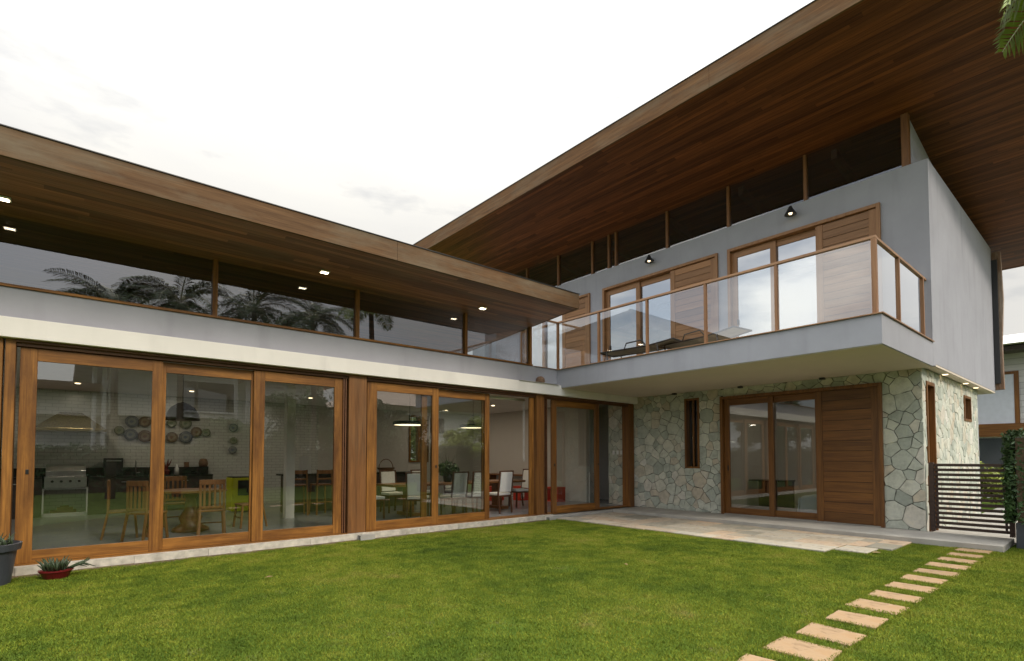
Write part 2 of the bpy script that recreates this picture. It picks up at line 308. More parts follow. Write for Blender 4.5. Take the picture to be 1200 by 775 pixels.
# ------------------------------------------------------------------ mesh helpers
class MB:
    def __init__(s): s.v = []; s.f = []; s.t = []
    def poly(s, pts, tone=None):
        o = len(s.v); s.v += [tuple(p) for p in pts]; s.f.append(tuple(range(o, o + len(pts)))); s.t.append(tone or (1, 1, 1)); return s
    def box(s, x0, x1, y0, y1, z0, z1, tone=None):
        x0, x1 = sorted((x0, x1)); y0, y1 = sorted((y0, y1)); z0, z1 = sorted((z0, z1))
        o = len(s.v); s.v += [(x, y, z) for z in (z0, z1) for y in (y0, y1) for x in (x0, x1)]
        for q in ((0, 2, 3, 1), (4, 5, 7, 6), (0, 1, 5, 4), (2, 6, 7, 3), (0, 4, 6, 2), (1, 3, 7, 5)):
            s.f.append(tuple(o + i for i in q)); s.t.append(tone or (1, 1, 1))
        return s
    def prism(s, pts, axis, a0, a1):
        """pts 2-D polygon in the other two axes (in xyz order), extruded along axis"""
        def P(p, a): q = list(p); q.insert(axis, a); return tuple(q)
        n = len(pts); o = len(s.v); s.v += [P(p, a0) for p in pts] + [P(p, a1) for p in pts]
        s.f += [tuple(o + i for i in range(n))[::-1], tuple(o + n + i for i in range(n))]
        s.f += [(o + i, o + (i + 1) % n, o + n + (i + 1) % n, o + n + i) for i in range(n)]; s.t += [(1, 1, 1)] * (n + 2)
        return s
    def bar(s, a, b, w, h=None, tone=None):
        h = h or w; a = Vector(a); b = Vector(b); d = (b - a).normalized()
        up = Vector((0, 0, 1)) if abs(d.z) < .95 else Vector((0, 1, 0))
        r = d.cross(up).normalized() * w / 2; u = r.cross(d).normalized() * h / 2
        o = len(s.v); s.v += [tuple(p + i * r + j * u) for p in (a, b) for (i, j) in ((-1, -1), (1, -1), (1, 1), (-1, 1))]
        for q in ((3, 2, 1, 0), (4, 5, 6, 7), (0, 1, 5, 4), (1, 2, 6, 5), (2, 3, 7, 6), (3, 0, 4, 7)): s.f.append(tuple(o + i for i in q)); s.t.append(tone or (1, 1, 1))
        return s
    def tube(s, pts, rad, n=8):
        pts = [Vector(p) for p in pts]; rr = rad if isinstance(rad, (list, tuple)) else [rad] * len(pts); o = len(s.v)
        for i, p in enumerate(pts):
            d = (pts[min(i + 1, len(pts) - 1)] - pts[max(i - 1, 0)]).normalized()
            up = Vector((0, 0, 1)) if abs(d.z) < .9 else Vector((1, 0, 0)); r = d.cross(up).normalized(); u = r.cross(d)
            s.v += [tuple(p + rr[i] * (math.cos(2 * math.pi * k / n) * r + math.sin(2 * math.pi * k / n) * u)) for k in range(n)]
        for i in range(len(pts) - 1):
            for k in range(n):
                s.f.append((o + i * n + k, o + i * n + (k + 1) % n, o + (i + 1) * n + (k + 1) % n, o + (i + 1) * n + k)); s.t.append((1, 1, 1))
        s.f += [tuple(o + k for k in range(n))[::-1], tuple(o + (len(pts) - 1) * n + k for k in range(n))]; s.t += [(1, 1, 1)] * 2
        return s
    def lathe(s, prof, c=(0, 0, 0), n=24):
        o = len(s.v)
        for r, z in prof: s.v += [(c[0] + r * math.cos(2 * math.pi * k / n), c[1] + r * math.sin(2 * math.pi * k / n), c[2] + z) for k in range(n)]
        for i in range(len(prof) - 1):
            for k in range(n): s.f.append((o + i * n + k, o + i * n + (k + 1) % n, o + (i + 1) * n + (k + 1) % n, o + (i + 1) * n + k)); s.t.append((1, 1, 1))
        return s
    def build(s, name, mat, parent=None, bevel=0, smooth=False, label=None):
        me = bpy.data.meshes.new(name); me.from_pydata(s.v, [], s.f)
        at = me.attributes.new('tone', 'FLOAT_COLOR', 'CORNER')
        cols = []
        for f, c in zip(s.f, s.t): cols += [*c, 1.0] * len(f)
        at.data.foreach_set('color', cols)
        if smooth: me.shade_smooth()
        me.materials.append(M[mat]); me.update()
        o = bpy.data.objects.new(name, me); COL.objects.link(o)
        if parent is not None:
            o.parent = parent
            if any(abs(c) > 1e-9 for c in tuple(parent.location) + tuple(parent.rotation_euler)) and not parent.get('_local'): pass
        if bevel:
            bv = o.modifiers.new('edge', 'BEVEL'); bv.width = bevel; bv.segments = 2; bv.limit_method = 'ANGLE'
        if label: o['label'] = label
        return o
def thing(name, label, cat, loc=(0, 0, 0), rz=0, group=None):
    o = bpy.data.objects.new(name, None); COL.objects.link(o); o.location = loc; o.rotation_euler = (0, 0, rz)
    o['label'] = label; o['category'] = cat
    if group: o['group'] = group
    return o
def tag(o, label, cat, group=None):
    o['label'] = label; o['category'] = cat
    if group: o['group'] = group
    return o
def struct(o, kind='structure'): o['kind'] = kind; return o
def dup(root, loc, rz, label=None, group=None, scale=None):
    def rec(o, par):
        c = o.copy(); COL.objects.link(c); c.parent = par
        for ch in list(o.children): rec(ch, c)
        return c
    r = rec(root, None); r.location = loc; r.rotation_euler = (0, 0, rz)
    if scale: r.scale = scale
    if label: r['label'] = label
    if group: r['group'] = group
    return r
def bx(*a): return MB().box(*a)

# ------------------------------------------------------------------ setting: ground, lawn, paving
struct(bx(-400, 400, -400, 400, -.3, -.012).build('ground', 'turf'))
# lawn: one sheet of turf and its blades
struct(bx(-9, 12.9, -9.5, 9.14, -.05, 0).build('lawn', 'turf'))
F2 = np.array([math.cos(R(49.7)), math.sin(R(49.7))]); R2 = np.array([F2[1], -F2[0]])
steps = [(x_, 1.97) for x_ in (3.84, 4.40, 4.97, 5.61, 6.26, 6.85, 7.45, 8.05, 8.66, 9.28, 9.90, 10.50, 11.07)]
patio_a = (9.16, 3.20, 11.285, 9.10); patio_b = (10.1, 2.55, 11.285, 3.2)
n = 2000000
P = np.random.rand(n, 2) * [15.5, 11.5] + [-3.5, -2.2]
dep = P @ F2; sid = P @ R2
keep = (dep > 2.2) & (np.abs(sid) < dep * 1.02 + 1.2) & (P[:, 1] < 9.13) & (P[:, 0] < 12.6)
for a in (patio_a, patio_b): keep &= ~((P[:, 0] > a[0] + .0) & (P[:, 1] > a[1]) & (P[:, 1] < a[3] + .05))
keep &= ~((P[:, 0] > 11.28) & (P[:, 1] > 1.35))
keep &= ~((P[:, 1] > 8.95) & (P[:, 0] > 9.0))
for i, (sx, sy) in enumerate(steps): keep &= ~((np.abs(P[:, 0] - sx + .008 * np.sin(P[:, 1] * 40)) < .163) & (np.abs(P[:, 1] - (sy - .26) + .01 * np.sin(P[:, 0] * 35)) < .198))
# bare soil along the kerb
edge_ = 9.05 + .035 * np.sin(P[:, 0] * 5.1) + .025 * np.sin(P[:, 0] * 13.7) + .02 * np.sin(P[:, 0] * 31)
keep &= ~((P[:, 1] > edge_) & (np.random.rand(n) < .9) & (P[:, 0] < 9))
for wx, wy, wr in ((2.3, 6.1, .22), (5.2, 5.0, .3), (8.3, 4.1, .25), (4.6, 8.4, .3), (7.4, 7.3, .25), (10.3, 2.3, .35), (3.0, 3.6, .25)):   # thin, worn spots
    keep &= ~((np.hypot((P[:, 0] - wx) * .8, P[:, 1] - wy) < wr * (.5 + .5 * np.random.rand(n))) & (np.random.rand(n) < .45))
P = P[keep]; n = len(P)
nearf = np.clip(1.0 + (P @ F2 - 5) * .05, 1, 1.6)
hgt = (.009 + .013 * np.random.rand(n)) ; wid = (.0018 + .0014 * np.random.rand(n)) * nearf
an = np.random.rand(n) * 2 * np.pi; ln = np.random.rand(n) * .022; la = np.random.rand(n) * 2 * np.pi
for sx, sy in steps:
    near = (np.abs(P[:, 0] - sx) < .25) & (np.abs(P[:, 1] - (sy - .26)) < .28); hgt[near] *= 1.45
dx = np.cos(an) * wid; dy = np.sin(an) * wid
V = np.zeros((n, 5, 3), np.float32)
V[:, 0] = np.c_[P[:, 0] - dx, P[:, 1] - dy, np.zeros(n)]; V[:, 1] = np.c_[P[:, 0] + dx, P[:, 1] + dy, np.zeros(n)]
mx_, my_ = P[:, 0] + np.cos(la) * ln * .35, P[:, 1] + np.sin(la) * ln * .35
V[:, 2] = np.c_[mx_ + dx * .8, my_ + dy * .8, hgt * .6]; V[:, 3] = np.c_[mx_ - dx * .8, my_ - dy * .8, hgt * .6]
V[:, 4] = np.c_[P[:, 0] + np.cos(la) * ln * 1.2, P[:, 1] + np.sin(la) * ln * 1.2, hgt]
me = bpy.data.meshes.new('grass'); me.vertices.add(n * 5); me.vertices.foreach_set('co', V.ravel())
base = (np.arange(n) * 5)[:, None]
lp = (base + np.array([[0, 1, 2, 3, 3, 2, 4]])).astype(np.int32)
me.loops.add(n * 7); me.loops.foreach_set('vertex_index', lp.ravel())
me.polygons.add(n * 2); ls = ((np.arange(n) * 7)[:, None] + np.array([[0, 4]])).astype(np.int32); me.polygons.foreach_set('loop_start', ls.ravel())
tn = np.random.rand(n); tc_ = np.ones((n, 7, 4), np.float32)
base_t = .8 + .4 * tn
tc_[:, :, 0] = (base_t * np.where(np.random.rand(n) < .06, 1.35, 1))[:, None]; tc_[:, :, 1] = base_t[:, None]; tc_[:, :, 2] = base_t[:, None]
at = me.attributes.new('tone', 'FLOAT_COLOR', 'CORNER'); at.data.foreach_set('color', tc_.ravel())
me.update(calc_edges=True); me.materials.append(M['lawn_green'])
go = bpy.data.objects.new('grass', me); COL.objects.link(go); tag(go, 'short mown green grass covering the courtyard lawn', 'grass'); struct(go, 'stuff')

# kerb and paving
b = MB(); xs = np.linspace(-3, 9.0, 121); random.seed(77)
ys_ = [8.985 + .05 * math.sin(x * 5.1) + .03 * math.sin(x * 13.7) + random.uniform(-.015, .015) for x in xs]
for i in range(120): b.poly([(xs[i], ys_[i], .004), (xs[i + 1], ys_[i + 1], .004), (xs[i + 1], 9.14, .012), (xs[i], 9.14, .012)])
struct(b.build('bare_soil', 'soil'))
b = MB()
xs = np.linspace(-9, 9.05, 60)
for i in range(59):
    y = 9.13 + .012 * math.sin(i * 1.7) + random.uniform(-.008, .008)
    b.box(xs[i], xs[i + 1] - .0005, y, 9.60, -.1, .112)
struct(b.build('kerb', 'kerb_concrete'))
struct(bx(9.05, 12.5, 9.12, 9.6, -.1, .085).build('threshold', 'concrete', bevel=.006))
struct(bx(11.29, 12.5, 1.38, 9.12, -.1, .10).build('pavement', 'concrete', bevel=.006))
b = MB(); random.seed(11)
def lay(x0, y0, x1, y1, z):
    y = y0
    while y < y1 - .05:
        wy = min(random.choice([.38, .5, .62, .75]), y1 - y)
        if y1 - y - wy < .15: wy = y1 - y
        x = x0 + random.uniform(-.04, 0) if x0 < 9.5 else x0
        while x < x1 - .02:
            wx = min(random.choice([.36, .48, .5, .62]), x1 - x)
            if x1 - x - wx < .12: wx = x1 - x
            zz = z + random.uniform(0, .006); c = random.random()
            b.box(x + .004, x + wx - .004, y + .004, y + wy - .004, -.03, zz, (c, c, c)); x += wx
        y += wy
lay(*patio_a, .026); lay(*patio_b, .026)
lay(9.5, 2.72, 10.08, 3.18, .022)
struct(b.build('patio', 'patio_stone', bevel=.006))
b = MB(); random.seed(3)
for i, (sx, sy) in enumerate(steps):
    hw, hl = .182 + random.uniform(-.014, .014), .215 + random.uniform(-.012, .018)
    pts = []
    for cx, cy in ((-1, -1), (1, -1), (1, 1), (-1, 1)): pts.append((cx * hw + random.uniform(-.022, .022), cy * hl + random.uniform(-.02, .02)))
    full = []
    for k in range(4):
        a, c = pts[k], pts[(k + 1) % 4]
        for q in (0, .2, .4, .6, .8): full.append((a[0] + (c[0] - a[0]) * q + random.uniform(-.004, .004), a[1] + (c[1] - a[1]) * q + random.uniform(-.004, .004)))
    mb = MB(); mb.prism([(px, py) for px, py in full], 2, -.03, .010 + random.uniform(0, .006))
    o = mb.build('stepping_stone', 'step_stone', bevel=.006); o.location = (sx, sy - .26, 0); o.rotation_euler.z = random.uniform(-.04, .04)
    nm = ['nearest stepping stone, cut off by the lower edge of the photo', 'second stepping stone from the camera, large mottled tan slab', 'third stepping stone from the camera in the lawn path', 'fourth stepping stone from the camera in the lawn path',
          'fifth stepping stone from the camera in the lawn path', 'sixth stepping stone from the camera in the lawn path', 'seventh stepping stone counted back from the slatted gate', 'sixth stepping stone counted back from the slatted gate', 'fifth stepping stone counted back from the slatted gate',
          'fourth stepping stone counted back from the slatted gate', 'third stepping stone counted back from the slatted gate', 'second stepping stone counted back from the slatted gate', 'stepping stone at the end of the path nearest the slatted gate'][i]
    tag(o, nm, 'stepping stone', 'sandstone stepping stones across the lawn')

# ------------------------------------------------------------------ the house
H = thing('house', 'two storey grey house with timber roofs, stone ground floor and glass balcony', 'house', (0, 0, 0))
def part(mb, name, mat, parent=None, bevel=.003, label=None, smooth=False):
    return mb.build(name, mat, parent or H, bevel, smooth, label)
# floors, inner walls, ceilings
part(bx(-8, 12.35, 9.6, 17.2, -.05, .12), 'floor', 'indoor_tiles', bevel=0)
part(bx(-8.2, 12.35, 16.9, 17.1, .12, 3.15), 'kitchen_wall', 'brick_tiles', bevel=0) if False else None
b = MB(); b.box(-8.2, 6.2, 16.9, 17.1, .12, 3.15); part(b, 'tiled_wall', 'brick_tiles', bevel=0, label='white brick tiled kitchen wall')
b = MB(); b.box(6.2, 9.48, 16.9, 17.1, .12, 3.15); b.box(10.25, 12.55, 16.9, 17.1, .12, 3.15); b.box(9.48, 10.25, 16.9, 17.1, .12, 1.34); b.box(9.48, 10.25, 16.9, 17.1, 3.0, 3.15)
part(b, 'dining_wall', 'interior_paint', bevel=0)
b = MB(); b.box(12.35, 12.5, 11.0, 16.9, .12, 3.15); part(b, 'side_wall', 'interior_paint', bevel=0)
part(bx(-8.2, -8, 9.6, 17.1, .12, 3.15), 'side_wall', 'interior_paint', bevel=0)
part(bx(-8.2, 12.5, 9.62, 17.1, 3.152, 3.26), 'ceiling', 'white_paint', bevel=0)
part(bx(-8.2, 12.5, 17.0, 17.1, 3.27, 4.02), 'rear_wall', 'grey_paint', bevel=0)
fr = part(MB().box(9.46, 9.52, 16.86, 17.12, 1.32, 3.02).box(10.21, 10.27, 16.86, 17.12, 1.32, 3.02).box(9.52, 10.21, 16.86, 17.12, 1.32, 1.38).box(9.52, 10.21, 16.86, 17.12, 2.96, 3.02).box(9.84, 9.9, 16.9, 17.08, 1.38, 2.96), 'window', 'door_wood_vertical')
part(bx(9.52, 9.84, 16.99, 16.994, 1.38, 2.96), 'pane', 'door_glass', fr, 0)
b = MB(); b.box(9.91, 10.2, 16.95, 17.0, 1.39, 2.95); part(b, 'shutter', 'door_wood_along_x', fr)
# band, grey parapet, sill, clerestory of the low wing
part(bx(-9, 12.5, 9.17, 9.62, 3.022, 3.28), 'white_band', 'white_paint', bevel=.008)
part(bx(-9, 12.5, 9.32, 9.62, 3.282, 3.69), 'parapet_wall', 'grey_paint', bevel=.004)
part(bx(-9, 8.55, 9.29, 9.64, 3.692, 3.725), 'clerestory_sill', 'door_wood_along_x')
part(bx(8.6, 9.38, 9.29, 9.64, 3.692, 3.702), 'coping', 'rail_wood_long')
part(bx(8.0, 9.28, 9.14, 9.20, 3.279, 3.288), 'drip_strip', 'concrete', bevel=0)
for i, (a, c) in enumerate([(-5.3, -1.6), (-1.6, 1.77), (1.77, 4.14), (4.14, 6.62), (6.62, 8.52)]):
    f = MB(); f.box(c - .035, c + .035, 9.34, 9.43, 3.726, 4.66); f.box(a + .03, c - .036, 9.38, 9.43, 3.726, 3.75)
    f = part(f, 'clerestory_window', 'door_wood_vertical')
    part(MB().poly([(a + .035, 9.405, 3.75), (c - .035, 9.405, 3.75), (c - .035, 9.405, 4.645), (a + .035, 9.405, 4.645)]), 'pane', 'clerestory_glass', f, 0)
part(MB().box(8.49, 8.55, 9.45, 16.9, 3.726, 3.80), 'clerestory_return', 'door_wood_vertical')
part(bx(-9.2, -9, 9.32, 17.1, 0, 4.02), 'gable_wall', 'grey_paint')
# low roof: pitched slab, rising towards the courtyard
LR = MB(); LR.prism([(7.82, 4.79), (7.82, 5.055), (17.6, 4.32), (17.6, 4.02)], 0, -9.4, 8.49)
roof1 = part(LR, 'roof', 'black_metal', bevel=0, label='low roof over the glazed wing')
s = MB(); s.prism([(7.85, 4.755), (7.85, 4.785), (17.6, 4.01), (17.6, 3.98)], 0, -9.4, 8.50); part(s, 'soffit', 'soffit_along_x', roof1, 0)
b = MB(); b.box(-9.4, 4.13, 7.80, 7.845, 4.75, 5.07); b.box(4.134, 8.545, 7.80, 7.845, 4.75, 5.07); part(b, 'fascia', 'fascia_along_x', roof1)
b = MB(); b.prism([(7.846, 4.752), (7.846, 5.07), (17.6, 4.335), (17.6, 3.985)], 0, 8.502, 8.545); part(b, 'end_fascia', 'fascia_along_x', roof1, .002)
b = MB(); b.box(-9.4, 8.555, 7.785, 7.86, 5.0715, 5.082); part(b, 'flashing', 'black_metal', roof1, 0)
for x in (-4.2, -.64, 3.32, 6.70):
    zz = 4.64 + (9.32 - 8.86) * .075 + .0
    f = MB(); f.box(x - .075, x + .075, 8.80, 8.92, zz - .028, zz - .005); f = part(f, 'downlight', 'white_enamel', roof1, 0)
    q = MB(); q.box(x - .055, x + .055, 8.82, 8.90, zz - .033, zz - .029); part(q, 'bulb', 'lamp_bulb', roof1, 0)
# ---- timber posts and sliding doors of the low wing
ZB, ZT = .122, 2.93
def post(x0, x1, mat='old_post_wood', y0=9.27, y1=9.52): part(bx(x0, x1, y0, y1, .115, 3.02), 'post', mat, bevel=.006)
post(-1.15, -.62, 'door_wood_vertical'); post(-.60, -.50, 'door_wood_vertical')
post(3.955, 4.30); post(8.645, 8.88, 'red_wood_vertical')
part(bx(12.22, 12.44, 9.27, 9.52, .09, 3.02), 'post', 'red_wood_vertical', bevel=.006)
post(-5.2, -4.9, 'door_wood_vertical')
for x in (3.86, 3.90, 8.91, 9.0): part(bx(x, x + .022, 9.30, 9.50, .115, 2.96), 'jamb', 'header_wood')
for a, c in ((-.50, 3.955), (4.30, 8.645), (8.88, 12.22), (-4.9, -1.15)):
    h = MB(); h.box(a, c, 9.25, 9.50, 2.985, 3.02); h.box(a, c, 9.30, 9.33, 2.94, 2.985); h.box(a, c, 9.40, 9.43, 2.94, 2.985); part(h, 'header', 'header_wood')
    part(bx(a, c, 9.25, 9.58, .113, .124), 'track', 'door_wood_along_x', bevel=0)
def sub_empty(name):
    o = bpy.data.objects.new(name, None); COL.objects.link(o); o.parent = H; return o
def sliding(x0, x1, y, sl=.14, sr=.14, handle=None, rail=.165, zt=ZT, mat='door_wood'):
    fr = sub_empty('sliding_door')
    bx(x0, x0 + sl, y, y + .05, ZB + .003, zt).build('stile', mat + '_vertical', fr, .004); bx(x1 - sr, x1, y, y + .05, ZB + .003, zt).build('stile', mat + '_vertical', fr, .004)
    if x1 - x0 < .3: return fr
    bx(x0 + sl, x1 - sr, y + .002, y + .048, ZB + .004, ZB + rail).build('rail', 'door_wood_along_x', fr, .003)
    bx(x0 + sl, x1 - sr, y + .002, y + .048, zt - .16, zt - .001).build('rail', 'door_wood_along_x', fr, .003)
    MB().poly([(x0 + sl, y + .025, ZB + rail), (x1 - sr, y + .025, ZB + rail), (x1 - sr, y + .025, zt - .16), (x0 + sl, y + .025, zt - .16)]).build('pane', 'door_glass', fr)
    if handle:
        for hx in handle: bx(hx - .016, hx + .016, y - .008, y - .0005, 1.28, 1.34).build('handle', 'hinge_black', fr, .002)
    return fr
sliding(-.46, 1.10, 9.335, .17, .13, (-.36,))
sliding(1.02, 2.46, 9.39, .13, .13)
sliding(2.36, 3.86, 9.335, .17, .15)
sliding(4.34, 5.92, 9.335, .20, .15, (5.86,))
sliding(5.55, 7.30, 9.39, .13, .13)
sliding(5.82, 7.26, 9.445, .12, .12)
part(bx(8.47, 8.60, 9.335, 9.385, .125, 2.93), 'stile', 'door_wood_vertical')
sliding(9.21, 11.0, 9.335, .17, .17, (9.30, 10.95), mat='red_wood')
sliding(-2.9, -1.2, 9.335); sliding(-4.85, -2.8, 9.39)
# ---- stone walls: real flagstones with open joints
def clip(poly, nx, ny, d):
    out = []; n = len(poly)
    for i in range(n):
        a, c = poly[i], poly[(i + 1) % n]; da = a[0] * nx + a[1] * ny - d; dc = c[0] * nx + c[1] * ny - d
        if da <= 0: out.append(a)
        if (da < 0 < dc) or (dc < 0 < da):
            k = da / (da - dc); out.append((a[0] + (c[0] - a[0]) * k, a[1] + (c[1] - a[1]) * k))
    return out
def stonework(rects, bounds, size, to3, seed, grow=0.0):
    rnd = random.Random(seed); seeds = []
    x0, x1, y0, y1 = bounds; cand = []
    for k in range(int((x1 - x0) * (y1 - y0) / size ** 2 * 40)):
        p = (rnd.uniform(x0 - .3, x1 + .3), rnd.uniform(y0 - .3, y1 + .3)); s = size * rnd.uniform(.42, 1.35)
        if all((p[0] - q[0]) ** 2 + (p[1] - q[1]) ** 2 > (.5 * (s + q[2])) ** 2 for q in seeds): seeds.append((p[0], p[1], s))
    mb = MB()
    for p in seeds:
        poly = [(x0, y0), (x1, y0), (x1, y1), (x0, y1)]
        for q in seeds:
            if q is p: continue
            dx, dy = q[0] - p[0], q[1] - p[1]; dd = math.hypot(dx, dy)
            if dd > size * 3.4: continue
            nx, ny = dx / dd, dy / dd; wgt = .5 + .5 * (p[2] - q[2]) / dd * .5
            d = p[0] * nx + p[1] * ny + dd * wgt - .0048
            poly = clip(poly, nx, ny, d)
            if len(poly) < 3: break
        if len(poly) < 3: continue
        # merge tiny edges
        poly = [a for i, a in enumerate(poly) if math.dist(a, poly[i - 1]) > .012]
        if len(poly) < 3: continue
        # wobble the edges, keep the cut at the wall's bounds straight
        rough = []
        for i, a in enumerate(poly):
            c = poly[(i + 1) % len(poly)]; rough.append(a); ll = math.dist(a, c)
            if ll > .07:
                for q in ((.33, .67) if ll > .16 else (.5,)):
                    rough.append((a[0] + (c[0] - a[0]) * q + rnd.uniform(-.006, .006), a[1] + (c[1] - a[1]) * q + rnd.uniform(-.006, .006)))
        tone = rnd.random() ** .9; tilt = (rnd.uniform(-.03, .03), rnd.uniform(-.03, .03)); lift = rnd.uniform(.014, .024)
        for rc in rects:
            pl = rough
            for nx, ny, d in ((-1, 0, -rc[0]), (1, 0, rc[1]), (0, -1, -rc[2]), (0, 1, rc[3])): pl = clip(pl, nx, ny, d); 
            if len(pl) < 3: continue
            cx = sum(a[0] for a in pl) / len(pl); cy = sum(a[1] for a in pl) / len(pl)
            ar = abs(sum(pl[i][0] * pl[(i + 1) % len(pl)][1] - pl[(i + 1) % len(pl)][0] * pl[i][1] for i in range(len(pl)))) / 2
            if ar < .0015: continue
            def h(a): return lift + (a[0] - p[0]) * tilt[0] + (a[1] - p[1]) * tilt[1]
            inn = []
            for a in pl:
                ddd = math.hypot(a[0] - cx, a[1] - cy) + 1e-6; k = max(0, 1 - .008 / ddd); 
                edge = any((abs(a[0] - rc[0]) < 1e-5, abs(a[0] - rc[1]) < 1e-5, abs(a[1] - rc[2]) < 1e-5, abs(a[1] - rc[3]) < 1e-5))
                inn.append(a if edge else (cx + (a[0] - cx) * k, cy + (a[1] - cy) * k))
            tc3 = (tone, tone, tone); n_ = len(pl)
            mb.poly([to3(a[0], a[1], max(.004, h(a))) for a in inn], tc3)
            for i in range(n_):
                j = (i + 1) % n_
                mb.poly([to3(pl[i][0], pl[i][1], -.01), to3(pl[j][0], pl[j][1], -.01), to3(pl[j][0], pl[j][1], max(.003, h(pl[j]) - .006)), to3(pl[i][0], pl[i][1], max(.003, h(pl[i]) - .006))], tc3)
                mb.poly([to3(pl[i][0], pl[i][1], max(.003, h(pl[i]) - .006)), to3(pl[j][0], pl[j][1], max(.003, h(pl[j]) - .006)), to3(*inn[j], max(.004, h(inn[j]))), to3(*inn[i], max(.004, h(inn[i])))], tc3)
    return mb
XS = 12.52
def backing(rects, f): 
    b = MB()
    for rc in rects: f(b, *rc)
    return b
front = [(2.60, 3.25, .10, 3.206), (3.25, 6.67, 3.0, 3.206), (6.67, 7.26, .10, 3.206), (7.26, 7.68, .10, 1.21), (7.26, 7.68, 3.04, 3.206), (7.68, 10.25, .10, 3.206)]
bkg = backing(front, lambda b, a, c, z0, z1: b.box(XS, XS + .2, max(a, 2.64), c, z0, z1))
sw = part(bkg, 'stone_wall', 'joint_mortar', bevel=0, label='irregular flagstone wall under the balcony')
stonework(front, (2.60, 10.25, .10, 3.206), .25, lambda a, z, h: (XS - h, a, z), 5).build('flagstones', 'stone', sw)
end = [(12.532, 12.86, .0, 3.236), (12.86, 13.5, 3.0, 3.236), (13.5, 16.4, .0, 3.236), (16.4, 17.2, .0, 2.37), (16.4, 17.2, 2.99, 3.236), (17.2, 18.1, .0, 3.236)]
bkg = backing(end, lambda b, a, c, z0, z1: b.box(a if a > 12.6 else XS + .201, c, 2.64, 2.84, z0, z1))
se = part(bkg, 'stone_end_wall', 'joint_mortar', bevel=0, label='irregular flagstone end wall behind the gate')
stonework(end, (12.50, 18.1, .0, 3.236), .25, lambda a, z, h: (a, 2.64 - h, z), 9).build('flagstones', 'stone', se)
part(bx(18.1, 18.3, 2.64, 17.1, 0, 3.236), 'rear_wall', 'grey_paint', bevel=0)
part(bx(13.6, 13.7, 10.3, 17.0, .12, 3.15), 'corridor_wall', 'interior_paint', bevel=0)
part(bx(12.73, 18.1, 10.2, 10.3, .12, 3.15), 'corridor_partition', 'interior_paint', bevel=0)
part(bx(12.36, 18.1, 10.31, 17.1, -.05, .117), 'corridor_floor', 'indoor_tiles', bevel=0)
part(bx(12.5, 18.1, 17.0, 17.1, .12, 3.24), 'corridor_end_wall', 'interior_paint', bevel=0)
# narrow slit window in the stone
f = MB(); f.box(12.48, 12.70, 7.26, 7.31, 1.21, 3.04); f.box(12.48, 12.70, 7.63, 7.68, 1.21, 3.04); f.box(12.50, 12.70, 7.31, 7.63, 1.21, 1.26); f.box(12.50, 12.70, 7.31, 7.63, 2.99, 3.04); f.box(12.56, 12.62, 7.45, 7.49, 1.26, 2.99)
f = part(f, 'slit_window', 'red_wood_vertical')
MB().poly([(12.63, 7.31, 1.26), (12.63, 7.63, 1.26), (12.63, 7.63, 2.99), (12.63, 7.31, 2.99)]).build('pane', 'clerestory_glass', f)
# courtyard doors in the stone wall
f = MB(); f.box(12.44, 12.72, 3.25, 3.31, .10, 3.0); f.box(12.44, 12.72, 6.60, 6.67, .10, 3.0); f.box(12.44, 12.72, 3.31, 6.60, 2.93, 3.0); part(f, 'door_frame', 'red_wood_vertical')
part(bx(12.46, 12.8, 3.31, 6.6, .102, .118), 'sill', 'concrete')
def ydoor(y0, y1, x, z0, z1, st, name='glass_door', mv='red_wood_vertical', mh='red_wood_along_y', g='door_glass', rail=.15, handle=None):
    fr = sub_empty(name)
    bx(x, x + .05, y0, y0 + st, z0, z1).build('stile', mv, fr, .004); bx(x, x + .05, y1 - st, y1, z0, z1).build('stile', mv, fr, .004)
    bx(x + .002, x + .048, y0 + st, y1 - st, z0 + .001, z0 + rail).build('rail', mh, fr, .003)
    bx(x + .002, x + .048, y0 + st, y1 - st, z1 - rail, z1 - .001).build('rail', mh, fr, .003)
    MB().poly([(x + .025, y0 + st, z0 + rail), (x + .025, y1 - st, z0 + rail), (x + .025, y1 - st, z1 - rail), (x + .025, y0 + st, z1 - rail)]).build('pane', g, fr)
    if handle: bx(x - .012, x - .0005, handle - .015, handle + .015, z0 + 1.05, z0 + 1.18).build('handle', 'hinge_black', fr, .002)
    return fr
def board_door(y0, y1, x, z0, z1, st, nb, mv, mh, name='board_door'):
    fr = sub_empty(name)
    bx(x, x + .05, y0, y0 + st, z0, z1).build('stile', mv, fr, .004); bx(x, x + .05, y1 - st, y1, z0, z1).build('stile', mv, fr, .004)
    hh = (z1 - z0) / nb; q = MB()
    for i in range(nb):
        k = random.random()
        q.box(x + .010 + random.uniform(0, .003), x + .042, y0 + st, y1 - st, z0 + i * hh + .004, z0 + (i + 1) * hh - .004, (.72 + .5 * k, .72 + .48 * k, .72 + .45 * k))
    q.build('boards', mh, fr, .004)
    bx(x + .03, x + .04, y0 + st, y1 - st, z0 + .002, z1 - .002).build('backing', 'black_metal', fr)
    return fr
ydoor(5.42, 6.60, 12.55, .12, 2.93, .12, handle=6.52)
ydoor(4.42, 5.55, 12.61, .12, 2.93, .12)
board_door(3.31, 4.50, 12.49, .12, 2.93, .14, 13, 'red_wood_vertical', 'red_wood_along_y')
